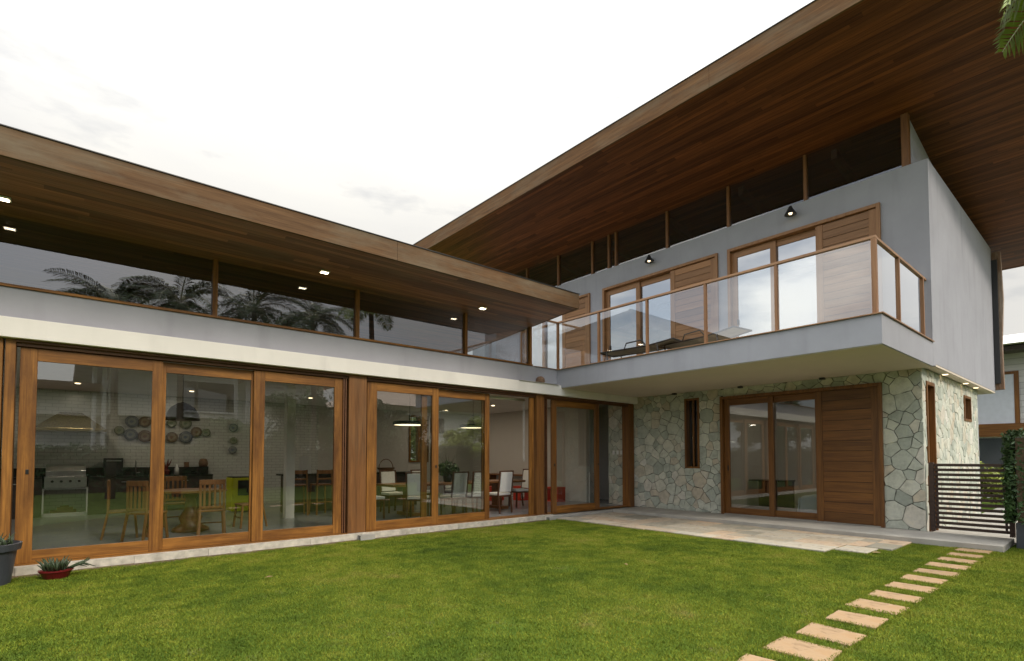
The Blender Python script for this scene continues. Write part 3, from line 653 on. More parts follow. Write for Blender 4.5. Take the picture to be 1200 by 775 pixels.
# side door and small window in the stone end wall
f = MB(); f.box(12.86, 12.92, 2.60, 2.80, .0, 3.0); f.box(13.44, 13.5, 2.60, 2.80, .0, 3.0); f.box(12.92, 13.44, 2.60, 2.80, 2.93, 3.0); f.box(12.92, 13.44, 2.70, 2.75, .0, 2.93)
f = part(f, 'side_door', 'red_wood_vertical'); bx(13.38, 13.41, 2.66, 2.70, 1.0, 1.2).build('handle', 'black_metal', f)
f = MB(); f.box(16.4, 16.47, 2.60, 2.80, 2.37, 2.99); f.box(17.13, 17.2, 2.60, 2.80, 2.37, 2.99); f.box(16.47, 17.13, 2.60, 2.80, 2.37, 2.43); f.box(16.47, 17.13, 2.60, 2.80, 2.93, 2.99)
f = part(f, 'small_window', 'red_wood_vertical'); MB().poly([(16.47, 2.72, 2.43), (17.13, 2.72, 2.43), (17.13, 2.72, 2.93), (16.47, 2.72, 2.93)]).build('pane', 'clerestory_glass', f)
# ground-floor bedroom behind the stone wall
part(bx(12.75, 18.1, 2.9, 10.2, -.05, .115), 'bedroom_floor', 'indoor_tiles', bevel=0)
part(bx(16.6, 16.7, 2.9, 7.1, .12, 3.15), 'bedroom_wall', 'interior_paint', bevel=0)
part(bx(12.75, 18.1, 7.05, 7.15, .12, 3.15), 'bedroom_partition', 'interior_paint', bevel=0)
part(bx(12.72, 18.1, 2.85, 17.0, 3.16, 3.205), 'bedroom_ceiling', 'white_paint', bevel=0)
# ---- balcony
slab = part(bx(9.38, 12.5, 2.42, 9.319, 3.215, 3.675), 'balcony', 'grey_paint', bevel=.006, label='cantilevered balcony slab with glass railing')
bx(9.40, 12.5, 2.44, 9.169, 3.205, 3.2145).build('underside', 'soffit_paint', slab)
MB().box(9.35, 9.56, 2.39, 9.35, 3.676, 3.695).box(9.56, 12.5, 2.39, 2.60, 3.676, 3.695).build('coping', 'rail_wood_long', slab, .003)
bx(9.56, 12.49, 2.60, 9.6, 3.676, 3.685).build('deck', 'patio_stone', slab)
RX, RY = 9.46, 2.52
ys = [9.36, 8.02, 6.68, 5.33, 3.99]
for y in ys[:]: bx(RX - .03, RX + .03, y - .025, y + .025, 3.696, 4.87).build('railing_post', 'rail_wood', slab, .003)
bx(RX - .035, RX + .035, RY - .035, RY + .035, 3.696, 4.87).build('railing_post', 'rail_wood', slab, .003)
for x in (10.70, 12.28): bx(x - .025, x + .025, RY - .03, RY + .03, 3.696, 4.87).build('railing_post', 'rail_wood', slab, .003)
MB().box(RX - .035, RX + .035, RY - .035, 9.39, 4.871, 4.915).box(RX + .035, 12.49, RY - .03, RY + .03, 4.871, 4.912).build('handrail', 'rail_wood_long', slab, .004)
bx(8.60, RX - .04, 9.33, 9.39, 4.871, 4.912).build('handrail', 'rail_wood_long', slab, .004)
yy = ys + [RY + .01]
for a, c in zip(yy[:-1], yy[1:]):
    MB().poly([(RX, a - .03, 3.70), (RX, c + .03, 3.70), (RX, c + .03, 4.87), (RX, a - .03, 4.87)]).build('railing_pane', 'rail_glass', slab)
for a, c in ((RX + .035, 10.67), (10.73, 12.25)):
    MB().poly([(a, RY, 3.70), (c, RY, 3.70), (c, RY, 4.87), (a, RY, 4.87)]).build('railing_pane', 'rail_glass', slab)
MB().poly([(8.60, 9.36, 3.71), (9.42, 9.36, 3.71), (9.42, 9.36, 4.87), (8.60, 9.36, 4.87)]).build('railing_pane', 'rail_glass', slab)
for y in (7.9, 6.1, 4.3):
    bx(12.33, 12.42, y - .05, y + .05, 3.16, 3.204).build('ceiling_spot', 'black_metal', slab, .004)
# ---- upper storey
b = MB(); b.box(12.5, 12.7, 2.42, 3.2, 3.24, 7.23); b.box(12.5, 12.7, 3.2, 6.42, 6.65, 7.23); b.box(12.5, 12.7, 6.42, 6.68, 3.24, 7.23); b.box(12.5, 12.7, 6.68, 10.41, 6.65, 7.23)
b.box(12.5, 12.7, 10.41, 10.93, 3.24, 7.23); b.box(12.5, 12.7, 10.93, 14.2, 6.65, 7.23); b.box(12.5, 12.7, 14.2, 17.2, 3.24, 7.23); b.box(12.5, 12.7, 3.2, 6.42, 3.24, 3.68); b.box(12.5, 12.7, 6.68, 10.41, 3.24, 3.68); b.box(12.5, 12.7, 10.93, 14.2, 3.24, 3.68)
part(b, 'upper_wall', 'grey_paint', bevel=0)
part(MB().box(12.7, 19.35, 2.42, 2.6, 3.28, 7.23), 'end_wall', 'grey_paint', bevel=0)
part(MB().box(12.502, 19.35, 2.425, 2.62, 3.24, 3.279).box(12.7, 19.35, 2.601, 10, 3.24, 3.279), 'underside', 'soffit_paint', bevel=0)
for x in (14.11, 16.2, 17.41): part(MB().lathe([(0, -.006), (.05, -.006), (.05, 0), (0, 0)], (x, 2.54, 3.239), 16), 'downlight', 'lamp_glow', bevel=0)
part(bx(12.7, 19.35, 2.6, 17.2, 3.30, 3.60), 'upper_floor', 'indoor_tiles', bevel=0)
part(bx(19.15, 19.35, 2.6, 17.2, 3.60, 7.2), 'rear_wall', 'grey_paint', bevel=0)
part(bx(12.7, 19.15, 17.0, 17.2, 3.60, 7.6), 'far_wall', 'grey_paint', bevel=0)
part(bx(15.6, 15.7, 2.6, 17, 3.60, 6.6), 'corridor_wall', 'interior_paint', bevel=0)
part(bx(12.71, 15.6, 2.6, 17, 6.80, 6.9), 'upper_ceiling', 'interior_paint', bevel=0)
for y in (6.55, 10.65): part(bx(12.71, 15.6, y - .06, y + .06, 3.60, 6.79), 'partition', 'interior_paint', bevel=0)
Z0, Z1 = 3.70, 6.57
for (a, c) in ((3.2, 6.42), (6.68, 10.41), (10.93, 14.2)):
    f = MB(); f.box(12.44, 12.68, a, a + .07, 3.68, 6.65); f.box(12.44, 12.68, c - .07, c, 3.68, 6.65); f.box(12.44, 12.68, a + .07, c - .07, 6.58, 6.65); part(f, 'door_frame', 'balcony_door_wood_upright')
    w_ = (c - a - .14) / 3
    board_door(a + .07, a + .07 + w_ + .12, 12.49, Z0, Z1, .14, 17, 'balcony_door_wood_upright', 'balcony_door_wood')
    ydoor(a + .07 + w_ - .02, a + .07 + 2 * w_ + .1, 12.60, Z0, Z1, .13, 'glass_door', 'balcony_door_wood_upright', 'balcony_door_wood', 'upper_door_glass')
    ydoor(a + .07 + 2 * w_ - .03, c - .07, 12.55, Z0, Z1, .13, 'glass_door', 'balcony_door_wood_upright', 'balcony_door_wood', 'upper_door_glass', handle=c - .2)
# wall sconces
for i, y in enumerate((8.62, 4.86)):
    f = MB(); f.lathe([(.0, .02), (.045, .02), (.045, 0), (0, 0)], (0, 0, 0), 12); sc_o = None
    s_ = MB(); s_.tube([(12.5, y, 7.02), (12.44, y, 7.02)], .045, 12); s_.tube([(12.45, y, 7.02), (12.36, y, 7.03), (12.33, y, 7.10)], .012); 
    s_.lathe([(.02, .12), (.035, .10), (.05, .06), (.12, -.06), (.125, -.08), (.115, -.078), (.045, .05), (0, .09)], (12.32, y, 7.02), 20)
    s_ = part(s_, 'wall_lamp', 'black_metal', bevel=0, smooth=False); MB().lathe([(0, -.05), (.03, -.04), (.042, 0), (.03, .04), (0, .05)], (12.32, y, 6.99), 12).build('bulb', 'lamp_glow', s_, smooth=True)
# clerestory of the upper storey
def zr(x): return 8.30 + .149 * (12.5 - x)
ps = [2.78, 4.62, 6.42, 8.18, 9.95, 10.22, 10.88, 12.38, 13.96, 15.5, 17.1]
for a, c in zip(ps[:-1], ps[1:]):
    f = MB(); f.box(12.52, 12.62, c - .035, c + .035, 7.231, 8.282)
    if a == 2.78: part(bx(12.50, 12.64, a - .07, a + .05, 7.231, 8.285), 'corner_post', 'red_wood_vertical')
    f = part(f, 'clerestory_window', 'red_wood_vertical')
    MB().poly([(12.58, a + .035, 7.232), (12.58, c - .035, 7.232), (12.58, c - .035, 8.284), (12.58, a + .035, 8.284)]).build('pane', 'clerestory_glass', f)
b = MB(); b.prism([(12.70, 7.231), (12.70, zr(12.7) - .003), (19.2, zr(19.2) - .003), (19.2, 7.231)], 1, 2.74, 2.80); part(b, 'gable_panel', 'grey_paint', bevel=0)
# big roof
b = MB(); b.prism([(9.53, zr(9.53) + .04), (21.0, zr(21.0) + .04), (21.0, zr(21) + .30), (9.53, zr(9.53) + .42)], 1, .88, 20.2)
roof2 = part(b, 'roof', 'black_metal', bevel=0, label='large overhanging timber lined roof above the balcony')
b = MB(); b.prism([(9.52, zr(9.52)), (21.02, zr(21.02)), (21.02, zr(21.02) + .035), (9.52, zr(9.52) + .035)], 1, .86, 20.2); b.build('soffit', 'soffit_along_y', roof2)
b = MB(); b.box(9.47, 9.515, .86, 5.2, 8.735, 9.175); b.box(9.47, 9.515, 5.204, 11.0, 8.735, 9.175); b.box(9.47, 9.515, 11.004, 20.2, 8.735, 9.175); b.build('fascia', 'fascia_along_y', roof2, .003)
MB().box(9.455, 9.53, .84, 20.2, 9.1765, 9.19).build('flashing', 'black_metal', roof2)
MB().prism([(9.52, zr(9.52) - .005), (21.02, zr(21.02) - .005), (21.02, zr(21.02) + .31), (9.52, zr(9.52) + .43)], 1, .815, .858).build('end_fascia', 'fascia_along_x', roof2)
MB().box(21.022, 21.06, .82, 20.2, zr(21.02) - .01, zr(21.02) + .31).build('rear_fascia', 'red_wood_along_y', roof2)
# exposed rafters under the upper ceiling, seen through the clerestory
for y in (4.1, 6.2, 8.3, 10.4, 12.5, 14.6):
    b = MB(); b.prism([(12.75, zr(12.75) - .22), (19.1, zr(19.1) - .22), (19.1, zr(19.1) - .004), (12.75, zr(12.75) - .004)], 1, y - .06, y + .06); part(b, 'rafter', 'header_wood', bevel=0)
# timber shutter at the far corner of the end wall
b = MB(); 
prof = [(2.24, 3.34), (3.4, 3.30), (3.4, 7.1), (2.235, 7.13), (2.20, 5.8), (2.25, 4.6)]
b.prism(prof, 0, 19.37, 19.50)
part(b, 'timber_shutter', 'weathered_slab_wood', bevel=.01, label='thick weathered timber slab at the far wall corner')
part(MB().box(19.30, 19.368, 2.30, 2.415, 3.5, 6.9), 'shutter_bracket', 'black_metal')


# ------------------------------------------------------------------ indoor furniture
ZF = .12
def leaves(n, fn, size, elong=1.8):
    """n small leaf quads placed by fn() -> (centre, outward normal)"""
    mb = MB()
    for _ in range(n):
        c, nn = fn(); c = Vector(c); nn = (Vector(nn) + Vector([random.gauss(0, .6) for _ in range(3)])).normalized()
        a = nn.cross(Vector([random.gauss(0, 1) for _ in range(3)])).normalized(); b_ = nn.cross(a); s_ = size * random.uniform(.6, 1.3)
        t_ = random.uniform(.7, 1.2)
        mb.poly([c - a * s_ * elong / 2, c + b_ * s_ * .35 + nn * s_ * .1, c + a * s_ * elong / 2, c - b_ * s_ * .35 + nn * s_ * .1], (t_, t_, t_))
    return mb
def wooden_chair(label):
    t = thing('wooden_chair', label, 'chair', group='wooden chairs around the kitchen table')
    bx(-.21, .21, -.2, .22, .43, .465).build('seat', 'chair_wood', t, .008)
    for x in (-.18, .18):
        MB().bar((x, .19, .43), (x * 1.12, .23, 0), .035).build('leg', 'chair_wood', t, .004)
        MB().bar((x, -.18, .98), (x, -.18, .44), .04, .03).bar((x, -.18, .46), (x * 1.1, -.26, 0), .038, .03).build('leg', 'chair_wood', t, .004)
    b = MB(); b.box(-.2, .2, -.2, -.165, .90, .99)
    for x in (-.12, -.04, .04, .12): b.box(x - .018, x + .018, -.19, -.17, .52, .905)
    b.box(-.18, .18, -.195, -.165, .49, .53); b.build('backrest', 'chair_wood', t, .004)
    MB().bar((-.19, .21, .2), (.19, .21, .2), .022).build('stretcher', 'chair_wood', t)
    return t
KC = [(.78, 11.35, -95, 'wooden slat chair left of the kitchen table, furthest left in the first glass panel'), (1.08, 10.78, -50, 'wooden slat chair beside the door stile, turned towards the kitchen table'),
      (2.02, 10.62, -8, 'wooden slat chair with its back to the glass of the second panel'), (2.85, 11.45, 95, 'wooden slat chair on the lime cooler side of the kitchen table'),
      (1.75, 12.55, 178, 'wooden slat chair on the far side of the kitchen table')]
proto = wooden_chair(KC[0][3])
for i, (x, y, a, lb) in enumerate(KC):
    if i == 0: proto.location = (x, y, ZF); proto.rotation_euler.z = R(a)
    else: dup(proto, (x, y, ZF), R(a), lb)
t = thing('kitchen_table', 'round brown pedestal table with wooden chairs in the kitchen', 'table', (1.85, 11.55, ZF))
MB().lathe([(0, .72), (.58, .72), (.6, .735), (.6, .755), (.58, .77), (0, .77)], n=32).build('tabletop', 'table_wood', t)
MB().lathe([(0, .72), (.14, .70), (.08, .6), (.11, .4), (.2, .25), (.16, .14), (.30, .05), (.32, 0), (0, 0)], n=16).build('pedestal', 'table_wood', t, smooth=True)
def white_chair(label):
    t = thing('upholstered_chair', label, 'chair', group='white upholstered dining chairs')
    bx(-.22, .22, -.2, .23, .44, .50).build('seat', 'white_fabric', t, .015)
    bx(-.22, .22, -.21, .23, .40, .438).build('seat_frame', 'dark_chair_wood', t, .003)
    for x in (-.2, .2):
        MB().bar((x, .2, .40), (x, .21, 0), .038).build('leg', 'dark_chair_wood', t, .003)
        MB().bar((x, -.2, .44), (x, -.25, 0), .038, .034).build('leg', 'dark_chair_wood', t, .003)
    b = MB(); 
    for x in (-.215, .215): b.bar((x, -.20, .44), (x, -.28, 1.04), .03, .036)
    b.bar((-.23, -.28, 1.035), (.23, -.28, 1.035), .03); b.build('back_frame', 'dark_chair_wood', t, .003)
    MB().prism([(-.19, .52), (-.235, .52), (-.30, 1.01), (-.255, 1.01)], 0, -.19, .19).build('backrest', 'white_fabric', t, .01)
    return t
WC = [(5.30, 11.15, -88, 'white seated dining chair at the left head of the long table'), (6.15, 10.55, -40, 'white dining chair turned sideways behind the inner door stile'),
      (6.98, 10.35, 4, 'white backed dining chair behind the middle of the fifth glass panel, left of its neighbour'), (7.60, 10.36, -3, 'white backed dining chair cut by the right stile of the fifth panel'),
      (8.33, 10.32, 3, 'white backed dining chair standing clear in the open doorway'), (9.72, 11.15, 80, 'white dining chair at the right head of the long table'),
      (6.35, 12.15, 180, 'far side white dining chair nearest the basket'), (7.25, 12.15, 180, 'far side white dining chair behind the plant'), (8.25, 12.15, 176, 'far side white dining chair nearest the red benches')]
proto = white_chair(WC[0][3])
for i, (x, y, a, lb) in enumerate(WC):
    if i == 0: proto.location = (x, y, ZF); proto.rotation_euler.z = R(a)
    else: dup(proto, (x, y, ZF), R(a), lb)
t = thing('dining_table', 'long dark wooden dining table between white chairs', 'table', (7.65, 11.25, ZF))
bx(-2.0, 2.0, -.45, .45, .70, .755).build('tabletop', 'table_wood', t, .01)
for x in (-1.35, 1.35):
    MB().box(x - .09, x + .09, -.12, .12, .08, .70).box(x - .12, x + .12, -.36, .36, 0, .079).build('pedestal', 'table_wood', t, .008)
t = thing('potted_plant', 'dark leafy plant in a vase on the dining table', 'plant', (7.45, 11.3, ZF + .756))
MB().lathe([(0, 0), (.09, 0), (.13, .1), (.11, .2), (.07, .24)], n=16).build('vase', 'black_metal', t, smooth=True)
def sph(c, r): 
    def f():
        v = Vector([random.gauss(0, 1) for _ in range(3)]).normalized(); k = random.random() ** .4
        return (c[0] + v.x * r[0] * k, c[1] + v.y * r[1] * k, c[2] + v.z * r[2] * k), v
    return f
leaves(260, sph((0, 0, .32), (.28, .25, .2)), .09).build('foliage', 'leaf_dark', t)
b = MB(); random.seed(21)
for i in range(9):
    a = random.uniform(0, 6.28); b.tube([(0, 0, .2), (.08 * math.cos(a), .08 * math.sin(a), .45), (.28 * math.cos(a), .2 * math.sin(a), .62 + .15 * random.random())], [.008, .006, .003], 5)
b.build('twig', 'bark', t)
# pendants
for i, (x, y, z, r_, lb) in enumerate([(6.32, 11.25, 2.27, .40, 'round flat black pendant lamp over the left of the dining table'), (8.2, 11.25, 2.27, .36, 'round flat black pendant lamp over the right of the dining table')]):
    t = thing('pendant_lamp', lb, 'pendant lamp', (x, y, z), group='flat disc pendant lamps')
    MB().lathe([(0, .11), (.06, .11), (r_ * .96, .085), (r_, .06), (r_, 0), (r_ * .94, 0), (r_ * .94, .03), (0, .03)], n=36).build('lamp_shade', 'black_metal', t)
    MB().lathe([(0, .005), (r_ * .92, .005), (r_ * .92, .022), (0, .022)], n=36).build('diffuser', 'lamp_glow', t)
    MB().tube([(0, 0, .11), (0, 0, 3.15 - z)], .006).build('cord', 'black_metal', t)
t = thing('dome_pendant_lamp', 'dark dome pendant lamp hanging over the kitchen table', 'pendant lamp', (1.75, 12.0, 2.22))
MB().lathe([(.30, 0), (.30, .02), (.28, .12), (.2, .25), (.09, .33), (.02, .35), (.02, .36), (0, .36)], n=32).build('lamp_shade', 'dark_cupboard', t, smooth=True)
MB().lathe([(0, .03), (.10, .03), (.10, .06), (0, .06)], n=16).build('bulb', 'lamp_glow', t)
MB().tube([(0, 0, .35), (0, 0, 3.15 - 2.22)], .006).build('cord', 'black_metal', t)
# kitchen run
t = thing('kitchen_counter', 'dark kitchen counter with black stone top along the tiled wall', 'counter', (0, 0, ZF))
for a, c in ((-3.2, -.36), (.46, 3.1)):
    bx(a, c, 16.22, 16.88, .0, .88).build('cabinet', 'dark_cupboard', t, .004)
    bx(a, c, 16.18, 16.88, .881, .92).build('worktop', 'black_granite', t, .004)
bx(-3.2, 3.1, 16.84, 16.895, .921, 1.12).build('backsplash', 'black_granite', t)
b = MB(); b.box(-.36, .46, 16.3, 16.88, .0, .07); b.box(-.36, -.33, 16.22, 16.88, .07, .66); b.box(.43, .46, 16.22, 16.88, .07, .66); b.box(-.33, .43, 16.22, 16.88, .63, .66); b.build('niche', 'white_enamel', t)
for x in (-2.4, -1.6, -.9, 1.1, 1.75, 2.4): bx(x, x + .12, 16.2, 16.219, .76, .78).build('handle', 'steel', t)
t = thing('barbecue_grill', 'stainless barbecue grill built into the kitchen counter', 'grill', (.05, 16.5, ZF + .66))
bx(-.38, .38, -.36, .30, .0, .26).build('body', 'steel', t, .01)
MB().prism([(-.30, .27), (-.34, .40), (-.22, .52), (.10, .56), (.28, .50), (.28, .27)], 0, -.36, .36).build('lid', 'steel', t, .01)
MB().tube([(-.26, -.36, .40), (-.26, -.39, .40), (.26, -.39, .40), (.26, -.36, .40)], .012).build('handle', 'steel', t)
for x in (-.24, -.08, .08, .24): MB().tube([(x, -.36, .16), (x, -.40, .16)], .028, 12).build('knob', 'black_metal', t)
t = tag(MB().box(-.22, .26, 16.4, 16.7, .19, .25).box(-.1, .2, 16.42, 16.66, .251, .31).box(-.04, .12, 16.45, 16.6, .311, .35).build('firewood_pile', 'wicker'), 'small brown firewood stack in the niche under the grill', 'firewood')
t = thing('cooker_hood', 'dark thatch coloured hood with brass rim above the grill', 'cooker hood', (.11, 16.5, 2.11))
o = MB(); p0 = [(-.64, -.5, 0), (.64, -.5, 0), (.64, .39, 0), (-.64, .39, 0)]; p1 = [(-.2, -.1, .46), (.2, -.1, .46), (.2, .39, .46), (-.2, .39, .46)]
for i in range(4): j = (i + 1) % 4; o.poly([(*p0[i][:2], .072), (*p0[j][:2], .072), p1[j], p1[i]])
o.poly(p1); o.build('canopy', 'thatch', t)
bx(-.66, .66, -.52, .39, 0, .07).build('rim', 'brass', t, .006)
t = thing('microwave_oven', 'black box shaped oven on the counter right of the grill', 'microwave', (.95, 16.6, ZF + .92))
bx(-.19, .19, -.2, .2, 0, .44).build('body', 'black_metal', t, .01); bx(-.15, .15, -.225, -.205, .36, .38).build('handle', 'steel', t)
t = thing('faucet', 'tall steel kitchen faucet at the counter', 'faucet', (1.42, 16.65, ZF + .92)); MB().tube([(0, 0, 0), (0, 0, .34), (0, -.05, .39), (0, -.13, .39), (0, -.16, .33)], .014).build('spout', 'steel', t, smooth=True)
MB().tube([(.0, 0, .05), (.09, 0, .07)], .012).build('lever', 'steel', t)
tag(MB().lathe([(0, 0), (.05, 0), (.05, .16), (.02, .22), (.02, .27), (0, .27)], (2.3, 16.5, ZF + .922), 14).build('bottle', 'white_enamel', smooth=True), 'white bottle on the kitchen counter', 'bottle')
t = thing('agave_ornament', 'dark red spiky ornament on the kitchen counter', 'ornament', (2.05, 16.45, ZF + .922))
MB().lathe([(0, 0), (.07, 0), (.1, .1), (.06, .14), (0, .14)], n=12).build('pot', 'red_plastic', t)
b = MB()
for a in range(6): b.tube([(0, 0, .12), (.08 * math.cos(a), .03 * math.sin(a), .28), (.13 * math.cos(a), .05 * math.sin(a), .42)], [.03, .02, .002], 6)
b.build('spikes', 'red_plastic', t)
tag(bx(2.35, 3.05, 16.55, 16.83, ZF + .922, ZF + 1.12).build('serving_box', 'black_granite', bevel=.01), 'long black box on the kitchen counter below the plates', 'box')
tag(MB().lathe([(0, 0), (.1, 0), (.12, .08), (.09, .2), (.05, .22), (0, .22)], (2.95, 16.68, ZF + 1.121), 14).build('clay_jar', 'clay', smooth=True), 'squat brown clay jar on the black box', 'jar')
t = thing('utensil_jar', 'dark jar of kitchen utensils on the black box', 'jar', (2.55, 16.68, ZF + 1.121)); MB().lathe([(0, 0), (.06, 0), (.06, .13), (0, .13)], n=12).build('jar', 'wicker', t)
MB().tube([(0, 0, .1), (-.04, 0, .26)], .008).tube([(0, 0, .1), (.03, 0, .28)], .008).build('utensil', 'steel', t)
PL = [(1.07, 2.19, .11, 'plate_green', 'small plate furthest left among the wall plates'), (1.33, 2.43, .15, 'plate_blue', 'pale plate at the top left of the wall plates'), (1.31, 2.09, .15, 'plate_blue', 'large pale blue plate low on the left of the wall'),
      (1.61, 2.43, .14, 'plate_brown', 'brown wall plate top row beside the door stile'), (1.62, 2.05, .16, 'plate_brown', 'dark brown wall plate lower row beside the door stile'),
      (2.21, 2.42, .12, 'plate_green', 'green wall plate top row left in the second panel'), (2.53, 2.43, .15, 'plate_green', 'large green plate under the dome lamp edge'), (2.22, 2.04, .14, 'plate_brown', 'brown plate lower row left in the second panel'),
      (2.54, 2.05, .16, 'plate_blue', 'large blue rimmed plate lower row in the second panel'), (2.79, 2.20, .14, 'plate_brown', 'brown plate right of the two large second panel plates'), (3.03, 2.19, .11, 'plate_green', 'small green plate right end of the middle cluster'),
      (3.72, 2.35, .12, 'plate_blue', 'top plate of the three in a column above the lime cooler'), (3.73, 1.98, .10, 'plate_green', 'middle plate of the three in a column above the lime cooler'), (3.71, 1.71, .11, 'plate_blue', 'lowest plate of the three in a column above the lime cooler')]
for x, z, r_, mt, lb in PL:
    o = MB().lathe([(0, 0), (r_ * .6, 0), (r_, .022), (r_, .03), (r_ * .6, .012), (0, .012)], n=24).build('wall_plate', mt, smooth=True)
    o.location = (x, 16.86, z); o.rotation_euler.x = R(90); tag(o, lb, 'plate', 'decorated plates on the kitchen wall')
t = thing('drinks_cooler', 'lime yellow drinks cooler with a dark front window', 'cooler', (3.5, 14.85, ZF))
bx(-.30, .32, -.3, .3, .03, .86).build('body', 'lime_enamel', t, .02); bx(-.16, .14, -.315, -.302, .42, .80).build('window', 'black_granite', t, .01); bx(.22, .27, -.33, -.302, .5, .76).build('handle', 'black_metal', t, .004)
bx(-.28, .3, -.28, .28, .861, .885).build('lid', 'black_metal', t, .006)
part(bx(3.83, 4.02, 12.38, 12.58, .121, 3.151), 'column', 'white_paint')
t = thing('bar_counter', 'dark bar counter behind the white column', 'counter', (0, 0, ZF))
bx(4.2, 7.9, 13.62, 14.0, 0, .92).build('front', 'dark_cupboard', t); bx(4.1, 8.0, 13.45, 14.05, .921, .965).build('worktop', 'black_granite', t, .004)
t = thing('menu_board', 'white framed sheet standing on the bar counter', 'frame', (4.72, 13.75, ZF + .966)); bx(-.15, .15, -.01, .01, 0, .44).build('frame', 'white_enamel', t); bx(-.135, .135, -.014, -.0105, .015, .425).build('sheet', 'white_enamel', t)
t = thing('wicker_basket', 'brown wicker basket with a hoop handle on the bar', 'basket', (6.95, 13.7, ZF + .966)); MB().lathe([(0, 0), (.16, 0), (.26, .12), (.24, .12), (.15, .02), (0, .02)], n=20).build('bowl', 'wicker', t)
MB().tube([(.22 * math.cos(a * math.pi / 8), 0, .1 + .26 * math.sin(a * math.pi / 8)) for a in range(9)], .012).build('handle', 'wicker', t)
def bar_stool(label):
    t = thing('bar_stool', label, 'bar stool', group='wooden stools at the bar')
    bx(-.2, .2, -.2, .2, .70, .735).build('seat', 'chair_wood', t, .006)
    for x in (-.18, .18):
        MB().bar((x, .18, .70), (x * 1.15, .2, 0), .034).build('leg', 'chair_wood', t); MB().bar((x, -.18, 1.08), (x * 1.15, -.21, 0), .036, .03).build('leg', 'chair_wood', t)
    MB().box(-.2, .2, -.2, -.165, .98, 1.07).box(-.18, .18, -.195, -.17, .84, .88).build('backrest', 'chair_wood', t, .004)
    MB().bar((-.2, .19, .26), (.2, .19, .26), .024).bar((-.2, -.2, .3), (.2, -.2, .3), .024).build('stretcher', 'chair_wood', t)
    return t
o = bar_stool('wooden bar stool with an open back, right of the white column'); o.location = (4.82, 12.9, ZF); o.rotation_euler.z = R(5)
dup(o, (4.28, 13.0, ZF), R(-8), 'wooden bar stool half hidden behind the white column')
# red benches, console, side items
def red_bench(label):
    t = thing('red_bench', label, 'bench', group='red painted open benches')
    bx(-.27, .27, -.17, .17, .40, .455).build('seat', 'red_paint', t, .006)
    for x in (-.24, .24): bx(x - .03, x + .03, -.16, .16, .0, .399).build('leg', 'red_paint', t, .006)
    bx(-.209, .209, -.16, .16, .0, .05).build('foot_rail', 'red_paint', t, .004)
    return t
o = red_bench('bright red open bench right of the last dining chair'); o.location = (11.35, 12.85, ZF)
dup(o, (10.55, 13.3, ZF), R(8), 'bright red open bench behind the dining chair in the doorway')
dup(o, (11.75, 11.75, ZF), R(90), 'bright red open bench seen through the closed glass door by the post')
t = thing('console_table', 'long wooden console against the pale dining room wall', 'console table', (12.1, 14.2, ZF)); bx(-.22, .22, -1.3, 1.3, .74, .79).build('top', 'table_wood', t, .004)
for y in (-1.25, 1.2): bx(-.2, .2, y, y + .05, 0, .739).build('leg', 'table_wood', t)
t = thing('roller_blind', 'white rolled up blind under the door header', 'blind', (7.95, 9.68, 2.90)); MB().tube([(-.65, 0, 0), (.65, 0, 0)], .035, 12).build('roll', 'white_enamel', t, smooth=True)
MB().tube([(.62, 0, 0), (.62, 0, -1.45), (.64, 0, -1.52), (.66, 0, -1.45), (.66, 0, 0)], .006, 6).build('cord', 'cable_white', t)
t = thing('standing_radiator', 'dark upright panel with a white edge in the corner doorway', 'radiator', (12.28, 10.62, ZF)); bx(-.03, .03, -.16, .16, 0, .92).build('panel', 'black_metal', t, .01); bx(-.035, .035, .161, .185, 0, .93).build('edge', 'white_enamel', t)
for y, lb in ((10.05, 'left one of three white switch plates on the indoor stone'), (9.90, 'middle one of three white switch plates on the indoor stone'), (9.76, 'right one of three white switch plates on the indoor stone')):
    tag(bx(12.485, 12.493, y - .04, y + .04, 1.58, 1.70).build('switch_plate', 'white_enamel', bevel=.002), lb, 'switch', 'switch plates on the indoor stone wall')
t = thing('draped_armchair', 'white sheet draped armchair behind the bedroom glass', 'armchair', (13.7, 4.75, .118))
b = MB(); b.prism([(-.42, 0), (-.38, .9), (-.2, .98), (-.05, .55), (.42, .45), (.46, 0)], 0, -.38, .38); b.build('cover', 'white_tarp', t, .06)
b = MB()
for i in range(9): b.bar((-.36 + i * .09, .465, .02), (-.36 + i * .09, .44, .42), .03)
b.build('pleats', 'white_tarp', t)
t = thing('desk', 'dark shelf desk behind the bedroom glass', 'desk', (14.9, 6.5, .118)); bx(-.3, .3, -.5, .5, .72, .76).build('top', 'black_granite', t); bx(.24, .28, -.48, .48, 0, .719).build('panel', 'dark_cupboard', t)
# interior lamps (light of the lit pendants and ceiling lights)
def lamp(x, y, z, e, size=.3):
    ld = bpy.data.lights.new('room_light', 'AREA'); ld.energy = e; ld.size = size; ld.color = (1, .86, .68); lo = bpy.data.objects.new('room_light', ld); COL.objects.link(lo); lo.location = (x, y, z)
for x, y in ((.2, 15.2), (2.4, 15.2), (-1.5, 12.5), (10.4, 13.2), (10.2, 15.6), (5.2, 14.8)):
    part(MB().lathe([(0, 0), (.05, 0), (.05, .012), (0, .012)], (x, y, 3.135), 16), 'ceiling_lamp', 'lamp_glow', bevel=0); lamp(x, y, 3.12, 9)
lamp(6.32, 11.25, 2.26, 7, .6); lamp(8.2, 11.25, 2.26, 7, .6); lamp(1.75, 12.0, 2.22, 4)
for x, y in ((14.6, 5.0),): part(MB().lathe([(0, 0), (.05, 0), (.05, .012), (0, .012)], (x, y, 3.145), 16), 'ceiling_lamp', 'lamp_glow', bevel=0); lamp(x, y, 3.13, 10)

